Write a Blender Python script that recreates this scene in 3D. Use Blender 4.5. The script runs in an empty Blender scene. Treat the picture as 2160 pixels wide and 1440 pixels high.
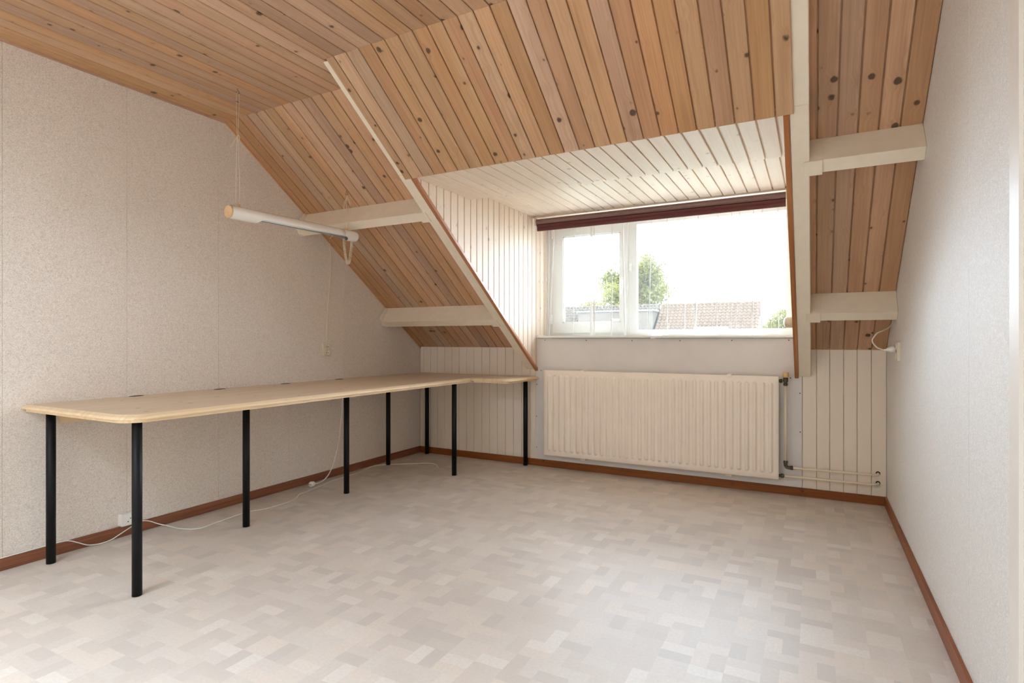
import bpy, math, random
from mathutils import Vector, Matrix, noise

random.seed(7)
SC = bpy.context.scene
COL = SC.collection
PI = math.pi

# ------------------------------------------------------------------ camera
cam_d = bpy.data.cameras.new('camera')
cam = bpy.data.objects.new('camera', cam_d)
COL.objects.link(cam)
cam.location = (3.2977, -4.3144, 1.06)
cam.rotation_euler = (PI / 2, 0, 0.4911)
cam_d.sensor_fit = 'HORIZONTAL'
cam_d.sensor_width = 36.0
cam_d.lens = 1189.3 / 2160 * 36.0
cam_d.shift_y = -3.28 / 2160
cam_d.clip_start = 0.02
cam_d.clip_end = 500
SC.camera = cam

# ------------------------------------------------------------------ world (bright thin overcast)
SKY = 17.0
world = bpy.data.worlds.new('sky')
SC.world = world
world.use_nodes = True
wn = world.node_tree
wn.nodes.clear()
w_out = wn.nodes.new('ShaderNodeOutputWorld')
w_bg = wn.nodes.new('ShaderNodeBackground')
w_tc = wn.nodes.new('ShaderNodeTexCoord')
w_map = wn.nodes.new('ShaderNodeMapping')
w_map.inputs['Scale'].default_value = (2.0, 2.0, 9.0)
w_ns = wn.nodes.new('ShaderNodeTexNoise')
w_ns.inputs['Scale'].default_value = 1.6
w_ns.inputs['Detail'].default_value = 5
w_rp = wn.nodes.new('ShaderNodeValToRGB')
w_rp.color_ramp.elements[0].position = 0.38
w_rp.color_ramp.elements[0].color = (0.66, 0.86, 1.10, 1)
w_rp.color_ramp.elements[1].position = 0.58
w_rp.color_ramp.elements[1].color = (0.87, 0.96, 1.09, 1)
wn.links.new(w_tc.outputs['Generated'], w_map.inputs['Vector'])
wn.links.new(w_map.outputs['Vector'], w_ns.inputs['Vector'])
wn.links.new(w_ns.outputs['Fac'], w_rp.inputs['Fac'])
wn.links.new(w_rp.outputs['Color'], w_bg.inputs['Color'])
w_bg.inputs['Strength'].default_value = SKY
wn.links.new(w_bg.outputs['Background'], w_out.inputs['Surface'])

# ------------------------------------------------------------------ view / render quality
SC.view_settings.view_transform = 'Standard'
SC.view_settings.look = 'None'
SC.view_settings.exposure = 0.67
SC.view_settings.gamma = 1.0
SC.view_settings.use_curve_mapping = False
cy = SC.cycles
cy.use_denoising = True
cy.use_adaptive_sampling = True
cy.adaptive_threshold = 0.12
cy.adaptive_min_samples = 16
cy.max_bounces = 9
cy.diffuse_bounces = 6
cy.glossy_bounces = 2
cy.transmission_bounces = 6
cy.transparent_max_bounces = 12
cy.sample_clamp_indirect = 12.0
cy.caustics_reflective = False
cy.caustics_refractive = False


def portal(name, loc, rot, sx, sy):
    """sky-light sampling portal in a window opening (gives off no light itself)"""
    l = bpy.data.lights.new(name, 'AREA')
    l.shape = 'RECTANGLE'
    l.size = sx
    l.size_y = sy
    l.cycles.is_portal = True
    o = bpy.data.objects.new(name, l)
    COL.objects.link(o)
    o.location = loc
    o.rotation_euler = rot
    return o


portal('window_portal', (2.22, 0.30, 1.58), (-PI / 2, 0, 0), 1.95, 1.05)
YB = -6.0                                           # rear wall of the room
KX0, KX1, KY0, KY1 = 0.55, 3.25, -5.85, -4.55       # opening of the added roof light, unseen behind the viewer, for fill
portal('window_portal', (0.5 * (KX0 + KX1), 0.5 * (KY0 + KY1), 2.62), (0, 0, 0), KX1 - KX0, KY1 - KY0)  # samples the sky through the added roof light

# ------------------------------------------------------------------ measured dimensions (metres)
W = 3.711                      # room width
YF, ZC, ZE = -2.014, 2.4454, 0.9938   # slope/ceiling fold, ceiling height, slope foot
LS = math.hypot(YF, ZC - ZE)
SV = Vector((0, YF, ZC - ZE)) / LS                  # up the slope
NV = Vector((0, -(ZC - ZE), YF)) / LS               # out of the slope into the room
TAN = (ZC - ZE) / -YF
X1A, X1B, X1C = 1.138, 1.212, 1.240                 # rafter beside the desk, its lining
X2C, X2A, X2B = 3.184, 3.208, 3.282                 # rafter beside the radiator pipes
ZS1, ZS2 = 2.015, 2.082                             # two dormer ceiling levels
YW = 0.20                                           # window plane
TB, HB = 0.014, 0.056                               # baseboard


def zoff(y, d):
    """height of the plane parallel to the slope, d into the room"""
    return ZE - d / -NV.z - TAN * y


def slope_pt(x, s, d):
    return Vector((x, 0, ZE)) + SV * s + NV * d


# ------------------------------------------------------------------ materials
def lin(c):
    c = c / 255.0
    return c / 12.92 if c <= 0.04045 else ((c + 0.055) / 1.055) ** 2.4


def rgb(r, g, b):
    return (lin(r), lin(g), lin(b), 1.0)


class NT:
    def __init__(self, name):
        self.m = bpy.data.materials.new(name)
        self.m.use_nodes = True
        self.t = self.m.node_tree
        self.t.nodes.clear()
        self.out = self.n('ShaderNodeOutputMaterial')

    def n(self, kind, **kw):
        nd = self.t.nodes.new(kind)
        for k, v in kw.items():
            setattr(nd, k, v)
        return nd

    def l(self, a, b):
        self.t.links.new(a, b)

    def val(self, v, sock):
        if hasattr(v, 'is_output') or isinstance(v, bpy.types.NodeSocket):
            self.l(v, sock)
        else:
            sock.default_value = v

    def math(self, op, a, b=0.0, c=0.0):
        nd = self.n('ShaderNodeMath', operation=op)
        for i, v in enumerate((a, b, c)):
            self.val(v, nd.inputs[i])
        return nd.outputs[0]

    def vmath(self, op, a, b):
        nd = self.n('ShaderNodeVectorMath', operation=op)
        self.val(a, nd.inputs[0])
        self.val(b, nd.inputs[1])
        return nd.outputs[0]

    def mix(self, fac, a, b, blend='MIX'):
        nd = self.n('ShaderNodeMix', data_type='RGBA', blend_type=blend)
        self.val(fac, nd.inputs[0])
        self.val(a, nd.inputs[6])
        self.val(b, nd.inputs[7])
        return nd.outputs[2]

    def ramp(self, fac, stops):
        nd = self.n('ShaderNodeValToRGB')
        el = nd.color_ramp.elements
        while len(el) < len(stops):
            el.new(0.5)
        for e, (p, c) in zip(el, stops):
            e.position = p
            e.color = c if len(c) == 4 else (*c, 1)
        self.l(fac, nd.inputs[0])
        return nd.outputs[0]

    def remap(self, v, a, b, c=0.0, d=1.0):
        nd = self.n('ShaderNodeMapRange')
        nd.clamp = True
        self.val(v, nd.inputs[0])
        for i, x in enumerate((a, b, c, d)):
            nd.inputs[i + 1].default_value = x
        return nd.outputs[0]

    def noise(self, vec, scale, detail=3.0, rough=0.55, dist=0.0):
        nd = self.n('ShaderNodeTexNoise')
        self.l(vec, nd.inputs['Vector'])
        nd.inputs['Scale'].default_value = scale
        nd.inputs['Detail'].default_value = detail
        nd.inputs['Roughness'].default_value = rough
        nd.inputs['Distortion'].default_value = dist
        return nd.outputs['Fac']

    def bsdf(self, color, rough=0.6, spec=0.35, metal=0.0, bump=None, bstr=0.2, bdist=0.002):
        p = self.n('ShaderNodeBsdfPrincipled')
        self.val(color, p.inputs['Base Color'])
        self.val(rough, p.inputs['Roughness'])
        p.inputs['Specular IOR Level'].default_value = spec
        p.inputs['Metallic'].default_value = metal
        if bump is not None:
            b = self.n('ShaderNodeBump')
            b.inputs['Strength'].default_value = bstr
            b.inputs['Distance'].default_value = bdist
            self.l(bump, b.inputs['Height'])
            self.l(b.outputs[0], p.inputs['Normal'])
        self.l(p.outputs[0], self.out.inputs[0])
        return p

    def coords(self, kind='Object'):
        return self.n('ShaderNodeTexCoord').outputs[kind]


M = {}


def plain(name, col, rough=0.5, spec=0.35, metal=0.0, nscale=40.0, namp=0.06, bump=0.05):
    t = NT(name)
    v = t.coords()
    f = t.noise(v, nscale, 3)
    c = t.mix(t.remap(f, 0.3, 0.7), (*[x * (1 - namp) for x in col[:3]], 1), (*[min(1, x * (1 + namp)) for x in col[:3]], 1))
    t.bsdf(c, rough, spec, metal, f, bump, 0.001)
    M[name] = t.m
    return t.m


def board_wood(name, base, dark, light, knot, knot_amt=1.0, rough=0.5, spec=0.3, wash=None, wash_amt=0.0, board_var=1.0):
    """knotty softwood; grain runs along local Y, each board drawn from another place of the same trunk"""
    t = NT(name)
    oc = t.coords()
    rnd = t.n('ShaderNodeObjectInfo').outputs['Random']
    cmb = t.n('ShaderNodeCombineXYZ')
    t.l(t.math('MULTIPLY', rnd, 37.0), cmb.inputs[0])
    t.l(t.math('MULTIPLY', rnd, 91.0), cmb.inputs[1])
    t.l(t.math('MULTIPLY', rnd, 53.0), cmb.inputs[2])
    v = t.vmath('ADD', oc, cmb.outputs[0])
    # knots
    kv = t.vmath('MULTIPLY', v, (12.5, 11.0, 0.001))
    vor = t.n('ShaderNodeTexVoronoi', feature='F1')
    t.l(kv, vor.inputs['Vector'])
    vor.inputs['Scale'].default_value = 1.0
    kd = vor.outputs['Distance']
    sep = t.n('ShaderNodeSeparateColor')
    t.l(vor.outputs['Color'], sep.inputs[0])
    wob = t.math('MULTIPLY', t.noise(t.vmath('MULTIPLY', v, (90.0, 45.0, 1.0)), 1.0, 2), 0.12)
    kd2 = t.math('ADD', t.math('SUBTRACT', kd, 0.06), wob)
    rad = t.math('MULTIPLY', t.remap(sep.outputs[0], 0.28, 1.0, 0.02, 0.18), knot_amt)
    kfac = t.remap(t.math('SUBTRACT', kd2, rad), -0.02, 0.05, 1.0, 0.0)
    khalo = t.remap(t.math('SUBTRACT', kd2, t.math('MULTIPLY', rad, 2.2)), -0.05, 0.18, 1.0, 0.0)
    # grain
    gv = t.vmath('MULTIPLY', v, (130.0, 2.2, 3.0))
    gd = t.math('MULTIPLY', khalo, 1.6)
    gadd = t.n('ShaderNodeCombineXYZ')
    t.l(gd, gadd.inputs[0])
    g = t.noise(t.vmath('ADD', gv, gadd.outputs[0]), 1.0, 4, 0.6, 0.3)
    broad = t.noise(t.vmath('MULTIPLY', v, (14.0, 1.1, 1.0)), 1.0, 2)
    c = t.ramp(t.math('ADD', t.math('MULTIPLY', g, 0.6), t.math('MULTIPLY', broad, 0.4)), [(0.28, dark), (0.5, base), (0.72, light)])
    # board to board tone
    tone = t.remap(rnd, 0.0, 1.0, 1.0 - 0.09 * board_var, 1.0 + 0.08 * board_var)
    hsv = t.n('ShaderNodeHueSaturation')
    t.l(tone, hsv.inputs['Value'])
    t.l(t.remap(t.math('FRACT', t.math('MULTIPLY', rnd, 7.31)), 0.0, 1.0, 1.0 - 0.12 * board_var, 1.0 + 0.06 * board_var), hsv.inputs['Saturation'])
    t.l(t.remap(t.math('FRACT', t.math('MULTIPLY', rnd, 13.7)), 0.0, 1.0, 0.5 - 0.002 * board_var, 0.5 + 0.004 * board_var), hsv.inputs['Hue'])
    t.l(c, hsv.inputs['Color'])
    c = hsv.outputs[0]
    # dull grey mineral streaks
    st = t.remap(t.noise(t.vmath('MULTIPLY', v, (30.0, 3.0, 1.0)), 1.0, 2), 0.62, 0.74)
    c = t.mix(t.math('MULTIPLY', st, 0.28), c, (dark[0] * 0.8, dark[1] * 0.85, dark[2] * 0.95, 1))
    c = t.mix(t.math('MULTIPLY', khalo, 0.18), c, dark)
    c = t.mix(t.math('MULTIPLY', kfac, 0.9), c, knot)
    if wash is not None:
        c = t.mix(wash_amt, c, wash)
    t.bsdf(c, rough, spec, 0.0, g, 0.08, 0.0008)
    M[name] = t.m
    return t.m


def make_materials():
    board_wood('pine_boards', rgb(194, 151, 115), rgb(174, 130, 95), rgb(208, 167, 131), rgb(78, 60, 46), 1.0, 0.5, 0.3, None, 0.0, 1.6)
    board_wood('whitewashed_boards', rgb(226, 198, 170), rgb(212, 180, 150), rgb(234, 210, 186), rgb(150, 126, 104), 0.8,
               0.5, 0.3, rgb(240, 228, 216), 0.35, 0.45)
    board_wood('cream_painted_boards', rgb(234, 219, 200), rgb(229, 213, 194), rgb(238, 224, 206), rgb(208, 186, 162), 0.25,
               0.45, 0.35, rgb(235, 220, 202), 0.75, 0.25)
    board_wood('dark_stained_wood', rgb(134, 76, 40), rgb(106, 56, 26), rgb(158, 96, 54), rgb(66, 34, 14), 0.4, 0.42, 0.3)
    board_wood('varnished_lining', rgb(172, 108, 64), rgb(146, 84, 46), rgb(194, 132, 84), rgb(96, 56, 30), 0.5, 0.35, 0.4)
    board_wood('desk_pine', rgb(216, 193, 163), rgb(199, 172, 140), rgb(226, 206, 178), rgb(150, 120, 92), 0.75, 0.34, 0.4, None, 0, 0.3)
    board_wood('desk_edge_pine', rgb(230, 203, 165), rgb(216, 184, 142), rgb(240, 218, 184), rgb(180, 140, 98), 0.2, 0.4, 0.35, None, 0, 0.2)
    plain('cream_gloss_paint', rgb(234, 221, 200), 0.42, 0.4, 0, 18, 0.03, 0.08)
    plain('grey_white_panel', rgb(222, 215, 209), 0.55, 0.3, 0, 6, 0.03, 0.03)
    plain('radiator_enamel', rgb(242, 228, 212), 0.38, 0.45, 0, 12, 0.02, 0.0)
    plain('pipe_enamel', rgb(228, 212, 188), 0.4, 0.45, 0, 20, 0.03, 0.0)
    plain('old_brass', rgb(92, 84, 66), 0.45, 0.5, 0.6, 90, 0.35, 0.2)
    plain('yellowed_plastic', rgb(214, 176, 124), 0.45, 0.4, 0, 60, 0.05, 0.0)
    plain('white_plastic', rgb(236, 232, 224), 0.35, 0.45, 0, 60, 0.02, 0.0)
    plain('cream_plastic', rgb(226, 214, 194), 0.4, 0.4, 0, 60, 0.02, 0.0)
    plain('window_white', rgb(224, 221, 214), 0.35, 0.4, 0, 30, 0.015, 0.0)
    plain('black_metal', rgb(13, 13, 14), 0.5, 0.25, 0, 60, 0.2, 0.05)
    plain('dark_slot', rgb(26, 22, 18), 0.8, 0.2, 0, 60, 0.1, 0.0)
    plain('screw_metal', rgb(96, 88, 82), 0.5, 0.5, 0.5, 90, 0.1, 0.0)
    plain('lamp_white', rgb(240, 236, 230), 0.10, 0.9, 0, 20, 0.015, 0.0)
    plain('lamp_reflector', rgb(190, 192, 190), 0.25, 0.6, 0.3, 20, 0.05, 0.0)
    plain('fluorescent_glass', rgb(226, 230, 228), 0.2, 0.6, 0, 20, 0.02, 0.0)
    plain('cork_cap', rgb(224, 186, 142), 0.6, 0.3, 0, 120, 0.08, 0.05)
    plain('cotton_string', rgb(232, 218, 194), 0.8, 0.2, 0, 300, 0.1, 0.1)
    plain('beige_fitting', rgb(196, 178, 154), 0.5, 0.4, 0, 60, 0.04, 0.0)
    plain('door_white', rgb(232, 226, 218), 0.4, 0.4, 0, 10, 0.02, 0.02)
    plain('wall_core', rgb(200, 188, 172), 0.8, 0.2, 0, 10, 0.04, 0.0)
    plain('roof_tile_brown', rgb(64, 51, 41), 0.7, 0.0, 0, 3.0, 0.10, 0.0)
    plain('roof_tile_grey', rgb(60, 53, 46), 0.7, 0.0, 0, 3.0, 0.10, 0.0)
    plain('facade_grey', rgb(66, 59, 52), 0.8, 0.0, 0, 2.0, 0.08, 0.0)
    plain('outdoor_white', rgb(90, 88, 85), 0.6, 0.0, 0, 2.0, 0.05, 0.0)
    plain('outdoor_glass', rgb(36, 38, 42), 0.15, 0.6, 0, 2.0, 0.05, 0.0)
    plain('bark', rgb(50, 44, 38), 0.9, 0.0, 0, 8.0, 0.2, 0.2)
    for nm, a, b in (('leaf_spring', rgb(74, 72, 34), rgb(86, 82, 42)), ('leaf_yellow', rgb(84, 74, 36), rgb(94, 84, 44))):
        t = NT(nm)
        c = t.mix(t.remap(t.noise(t.coords(), 0.7, 2), 0.3, 0.7), a, b)
        d, tl, mx = t.n('ShaderNodeBsdfDiffuse'), t.n('ShaderNodeBsdfTranslucent'), t.n('ShaderNodeMixShader')
        t.l(c, d.inputs[0])
        t.l(c, tl.inputs[0])
        mx.inputs[0].default_value = 0.5
        t.l(d.outputs[0], mx.inputs[1])
        t.l(tl.outputs[0], mx.inputs[2])
        t.l(mx.outputs[0], t.out.inputs[0])
        M[nm] = t.m
    plain('pale_paving', rgb(150, 150, 138), 0.9, 0.0, 0, 0.4, 0.2, 0.0)

    # vermicelli-pattern wallpaper with foamed relief
    t = NT('wallpaper')
    v = t.coords('Object')
    f = t.noise(v, 150.0, 2, 0.5, 1.4)
    f2 = t.noise(v, 300.0, 2, 0.5, 0.5)
    patch = t.noise(v, 1.3, 2)
    worm = t.remap(t.math('ABSOLUTE', t.math('SUBTRACT', f, 0.5)), 0.0, 0.07, 1.0, 0.0)
    c = t.mix(worm, rgb(243, 235, 226), rgb(194, 177, 160))
    c = t.mix(t.math('MULTIPLY', t.remap(f2, 0.35, 0.7), 0.35), c, rgb(218, 202, 186))
    c = t.mix(t.math('MULTIPLY', t.remap(patch, 0.35, 0.65), 0.10), c, rgb(214, 202, 190))
    t.bsdf(c, 0.62, 0.25, 0, t.math('ADD', t.math('MULTIPLY', worm, -1.0), t.math('MULTIPLY', f2, 0.4)), 0.35, 0.0015)
    M['wallpaper'] = t.m
    # paler, coarser paper of the opposite wall
    t = NT('wallpaper_pale')
    v = t.coords('Object')
    f = t.noise(v, 125.0, 3, 0.55, 1.2)
    worm = t.remap(t.math('ABSOLUTE', t.math('SUBTRACT', f, 0.5)), 0.0, 0.10, 1.0, 0.0)
    c = t.mix(worm, rgb(242, 240, 237), rgb(224, 218, 211))
    t.bsdf(c, 0.5, 0.3, 0, t.math('MULTIPLY', worm, -1.0), 0.42, 0.0018)
    M['wallpaper_pale'] = t.m

    # vinyl floor printed with small parquet blocks
    t = NT('vinyl_floor')
    v = t.coords('Object')
    sx = t.n('ShaderNodeSeparateXYZ')
    wv = t.n('ShaderNodeMapping')
    wv.inputs['Rotation'].default_value = (0, 0, 0.0)
    t.l(v, wv.inputs['Vector'])
    t.l(wv.outputs[0], sx.inputs[0])
    S = 0.105
    px = t.math('DIVIDE', sx.outputs[0], S)
    py = t.math('DIVIDE', sx.outputs[1], S)
    cx, cyy = t.math('FLOOR', px), t.math('FLOOR', py)
    fx, fy = t.math('FRACT', px), t.math('FRACT', py)
    par = t.math('FLOORED_MODULO', t.math('ADD', cx, cyy), 2.0)
    strip = t.math('FLOOR', t.math('MULTIPLY', t.math('ADD', t.math('MULTIPLY', par, fx), t.math('MULTIPLY', t.math('SUBTRACT', 1.0, par), fy)), 2.0))
    half = t.math('FLOOR', t.math('MULTIPLY', t.math('ADD', t.math('MULTIPLY', par, fy), t.math('MULTIPLY', t.math('SUBTRACT', 1.0, par), fx)), 1.0))
    cb = t.n('ShaderNodeCombineXYZ')
    t.l(t.math('ADD', t.math('MULTIPLY', cx, 3.7), t.math('MULTIPLY', strip, 0.93)), cb.inputs[0])
    t.l(t.math('ADD', t.math('MULTIPLY', cyy, 5.3), t.math('MULTIPLY', half, 0.57)), cb.inputs[1])
    wh = t.n('ShaderNodeTexWhiteNoise', noise_dimensions='3D')
    t.l(cb.outputs[0], wh.inputs['Vector'])
    c = t.ramp(wh.outputs['Value'], [(0.0, rgb(193, 182, 172)), (0.25, rgb(201, 188, 176)), (0.6, rgb(206, 195, 184)), (0.85, rgb(211, 196, 182)), (1.0, rgb(215, 205, 195))])
    gl = t.noise(v, 90.0, 4, 0.6)
    gs = t.noise(v, 2.2, 3)
    c = t.mix(t.math('MULTIPLY', t.remap(gl, 0.35, 0.7), 0.30), c, rgb(182, 171, 161))
    c = t.mix(t.math('MULTIPLY', t.remap(gs, 0.4, 0.7), 0.18), c, rgb(222, 206, 192))
    t.bsdf(c, t.remap(gl, 0.3, 0.7, 0.40, 0.50), 0.32, 0, gl, 0.06, 0.001)
    M['vinyl_floor'] = t.m

    # burgundy pleated fabric
    t = NT('burgundy_fabric')
    v = t.coords()
    f = t.noise(t.vmath('MULTIPLY', v, (400.0, 30.0, 400.0)), 1.0, 2)
    c = t.mix(t.remap(f, 0.3, 0.7), rgb(84, 42, 42), rgb(108, 60, 58))
    t.bsdf(c, 0.7, 0.3, 0, f, 0.1, 0.001)
    M['burgundy_fabric'] = t.m
    plain('blind_roll_grey', rgb(122, 92, 84), 0.4, 0.5, 0.0, 200, 0.15, 0.05)

    # clear window glass
    t = NT('clear_glass')
    tr = t.n('ShaderNodeBsdfTransparent')
    tr.inputs[0].default_value = (0.93, 0.95, 0.94, 1)
    gl = t.n('ShaderNodeBsdfGlossy')
    gl.inputs['Roughness'].default_value = 0.02
    fr = t.n('ShaderNodeFresnel')
    fr.inputs[0].default_value = 1.45
    mx = t.n('ShaderNodeMixShader')
    t.l(t.math('MULTIPLY', fr.outputs[0], 0.6), mx.inputs[0])
    t.l(tr.outputs[0], mx.inputs[1])
    t.l(gl.outputs[0], mx.inputs[2])
    t.l(mx.outputs[0], t.out.inputs[0])
    M['clear_glass'] = t.m

    # sheer net curtain
    for nm, op in (("sheer_net", 0.08), ("sheer_hem", 0.97), ("sheer_pleat", 0.97)):
        t = NT(nm)
        v = t.coords()
        wv = t.noise(t.vmath('MULTIPLY', v, (500.0, 500.0, 40.0)), 1.0, 2)
        tr = t.n('ShaderNodeBsdfTransparent')
        tl = t.n('ShaderNodeBsdfTranslucent')
        tl.inputs[0].default_value = (0.80, 0.79, 0.77, 1)
        df = t.n('ShaderNodeBsdfDiffuse')
        df.inputs[0].default_value = (0.82, 0.81, 0.79, 1)
        m1 = t.n('ShaderNodeMixShader')
        m1.inputs[0].default_value = 0.5 if nm == 'sheer_net' else 0.995
        t.l(tl.outputs[0], m1.inputs[1])
        t.l(df.outputs[0], m1.inputs[2])
        m2 = t.n('ShaderNodeMixShader')
        t.l(t.remap(wv, 0.3, 0.7, op * 0.8 if op < 0.5 else 0.95, op * 1.2 if op < 0.5 else 0.995), m2.inputs[0])
        t.l(tr.outputs[0], m2.inputs[1])
        t.l(m1.outputs[0], m2.inputs[2])
        t.l(m2.outputs[0], t.out.inputs[0])
        M[nm] = t.m


make_materials()


# ------------------------------------------------------------------ mesh helpers
class MB:
    def __init__(self):
        self.v, self.f, self.s = [], [], []

    def add(self, vs, fs, smooth=False):
        o = len(self.v)
        self.v.extend(tuple(p) for p in vs)
        for f in fs:
            self.f.append(tuple(i + o for i in f))
            self.s.append(smooth)
        return self

    def box(self, x0, x1, y0, y1, z0, z1, c=0.0):
        if c <= 0:
            vs = [(x, y, z) for z in (z0, z1) for y in (y0, y1) for x in (x0, x1)]
            fs = [(0, 2, 3, 1), (4, 5, 7, 6), (0, 1, 5, 4), (2, 6, 7, 3), (0, 4, 6, 2), (1, 3, 7, 5)]
            return self.add(vs, fs)
        poly = [(x0, y0), (x1, y0), (x1, y1), (x0, y1)]
        return self.slab(poly, z0, z1, c)

    def slab(self, poly, z0, z1, c=0.0, M4=None):
        """convex CCW polygon extruded z0..z1, chamfered top and bottom rims by c"""
        n = len(poly)
        rings = []
        if c > 0:
            ins = inset(poly, c)
            rings = [(ins, z0), (poly, z0 + c), (poly, z1 - c), (ins, z1)]
        else:
            rings = [(poly, z0), (poly, z1)]
        vs = [Vector((p[0], p[1], z)) for r, z in rings for p in r]
        if M4 is not None:
            vs = [M4 @ p for p in vs]
        fs = [tuple(reversed(range(n)))]
        for k in range(len(rings) - 1):
            for i in range(n):
                j = (i + 1) % n
                fs.append((k * n + i, k * n + j, (k + 1) * n + j, (k + 1) * n + i))
        fs.append(tuple(range((len(rings) - 1) * n, len(rings) * n)))
        return self.add(vs, fs)

    def prism_x(self, poly_yz, x0, x1, c=0.0):
        """polygon in (y, z) extruded along x"""
        # right-handed frame: local (a,b,n) -> (y,z,x)
        M4 = Matrix(((0, 0, 1, 0), (1, 0, 0, 0), (0, 1, 0, 0), (0, 0, 0, 1)))
        if area(poly_yz) < 0:
            poly_yz = poly_yz[::-1]
        return self.slab(poly_yz, x0, x1, c, M4)

    def cyl(self, p0, p1, r0, r1=None, n=16, caps=True, smooth=True):
        return self.tube([p0, p1], [r0, r0 if r1 is None else r1], n, caps, smooth)

    def tube(self, pts, r, n=8, caps=True, smooth=True):
        pts = [Vector(p) for p in pts]
        m = len(pts)
        rs = r if isinstance(r, (list, tuple)) else [r] * m
        t0 = (pts[1] - pts[0]).normalized()
        a = Vector((0, 0, 1)) if abs(t0.z) < 0.9 else Vector((1, 0, 0))
        nrm = t0.cross(a).normalized()
        vs = []
        for i in range(m):
            if i == 0:
                t = t0
            elif i == m - 1:
                t = (pts[i] - pts[i - 1]).normalized()
            else:
                t = (pts[i + 1] - pts[i - 1])
                t = t.normalized() if t.length > 1e-9 else t0
            nrm = (nrm - t * nrm.dot(t))
            nrm = nrm.normalized() if nrm.length > 1e-9 else t.orthogonal().normalized()
            b = t.cross(nrm)
            for k in range(n):
                an = 2 * PI * k / n
                vs.append(pts[i] + (nrm * math.cos(an) + b * math.sin(an)) * rs[i])
        fs = []
        for i in range(m - 1):
            for k in range(n):
                j = (k + 1) % n
                fs.append((i * n + k, i * n + j, (i + 1) * n + j, (i + 1) * n + k))
        self.add(vs, fs, smooth)
        if caps:
            o = len(self.v) - len(vs)
            self.f.append(tuple(o + k for k in reversed(range(n))))
            self.s.append(False)
            self.f.append(tuple(o + (m - 1) * n + k for k in range(n)))
            self.s.append(False)
        return self

    def lathe(self, prof, p0, axis, n=20, smooth=True):
        """profile [(r, h)] revolved round axis through p0"""
        ax = Vector(axis).normalized()
        u = ax.orthogonal().normalized()
        w = ax.cross(u)
        p0 = Vector(p0)
        vs = []
        for r, h in prof:
            for k in range(n):
                an = 2 * PI * k / n
                vs.append(p0 + ax * h + (u * math.cos(an) + w * math.sin(an)) * max(r, 1e-5))
        fs = []
        m = len(prof)
        for i in range(m - 1):
            for k in range(n):
                j = (k + 1) % n
                fs.append((i * n + k, i * n + j, (i + 1) * n + j, (i + 1) * n + k))
        self.add(vs, fs, smooth)
        o = len(self.v) - len(vs)
        self.f.append(tuple(o + k for k in reversed(range(n)))); self.s.append(False)
        self.f.append(tuple(o + (m - 1) * n + k for k in range(n))); self.s.append(False)
        return self

    def mesh(self, name, mat):
        me = bpy.data.meshes.new(name)
        me.from_pydata(self.v, [], self.f)
        me.polygons.foreach_set('use_smooth', self.s)
        if mat is not None:
            me.materials.append(M[mat] if isinstance(mat, str) else mat)
        me.update()
        return me

    def obj(self, name, mat, parent=None, **tags):
        return link(name, self.mesh(name, mat), parent, **tags)


def area(p):
    return 0.5 * sum(p[i][0] * p[(i + 1) % len(p)][1] - p[(i + 1) % len(p)][0] * p[i][1] for i in range(len(p)))


def inset(poly, d):
    n = len(poly)
    out = []
    for i in range(n):
        p0, p1, p2 = Vector(poly[i - 1]), Vector(poly[i]), Vector(poly[(i + 1) % n])
        e1, e2 = (p1 - p0).normalized(), (p2 - p1).normalized()
        n1, n2 = Vector((-e1.y, e1.x)), Vector((-e2.y, e2.x))
        k = 1 + n1.dot(n2)
        out.append(tuple(p1 + (n1 + n2) * (d / max(k, 0.2))))
    return out


def tag(o, label=None, cat=None, group=None, kind=None):
    if label:
        o['label'] = label
    if cat:
        o['category'] = cat
    if group:
        o['group'] = group
    if kind:
        o['kind'] = kind
    return o


def link(name, data, parent=None, label=None, cat=None, group=None, kind=None, loc=None):
    o = bpy.data.objects.new(name, data)
    COL.objects.link(o)
    if parent is not None:
        o.parent = parent
        if parent.type == 'EMPTY' and loc is None:
            # geometry is written in room coordinates; the thing's Empty stands at its base
            o.matrix_parent_inverse = Matrix.Translation(-parent.location)
    return tag(o, label, cat, group, kind)


def empty(name, loc, label, cat, group=None, kind=None):
    o = bpy.data.objects.new(name, None)
    COL.objects.link(o)
    o.location = loc
    o.empty_display_size = 0.05
    return tag(o, label, cat, group, kind)


def struct(name, mb, mat, label, cat):
    return mb.obj(name, mat, None, label=label, cat=cat, kind='structure')


_boards = {}


def board(parent, poly, O, U, V, N, mat, name='plank', t=0.012, c=0.0018):
    """one board: polygon in the (U, V) plane with its face towards N, grain along V"""
    x0 = min(p[0] for p in poly)
    y0 = min(p[1] for p in poly)
    loc = [(round(p[0] - x0, 4), round(p[1] - y0, 4)) for p in poly]
    if area(loc) < 0:
        loc = loc[::-1]
    key = (tuple(loc), mat, t, c)
    if key not in _boards:
        mb = MB()
        ins = inset(loc, c)
        n = len(loc)
        vs = [(*p, -t) for p in loc] + [(*p, -c) for p in loc] + [(*p, 0.0) for p in ins]
        fs = [tuple(reversed(range(n)))]
        for k in range(2):
            for i in range(n):
                j = (i + 1) % n
                fs.append((k * n + i, k * n + j, (k + 1) * n + j, (k + 1) * n + i))
        fs.append(tuple(range(2 * n, 3 * n)))
        mb.add(vs, fs)
        _boards[key] = mb.mesh(name, mat)
    o = bpy.data.objects.new(name, _boards[key])
    COL.objects.link(o)
    o.parent = parent
    P = Vector(O) + Vector(U) * x0 + Vector(V) * y0
    U, V, N = Vector(U), Vector(V), Vector(N)
    o.matrix_world = Matrix(((U.x, V.x, N.x, P.x), (U.y, V.y, N.y, P.y), (U.z, V.z, N.z, P.z), (0, 0, 0, 1)))
    return o


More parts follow.
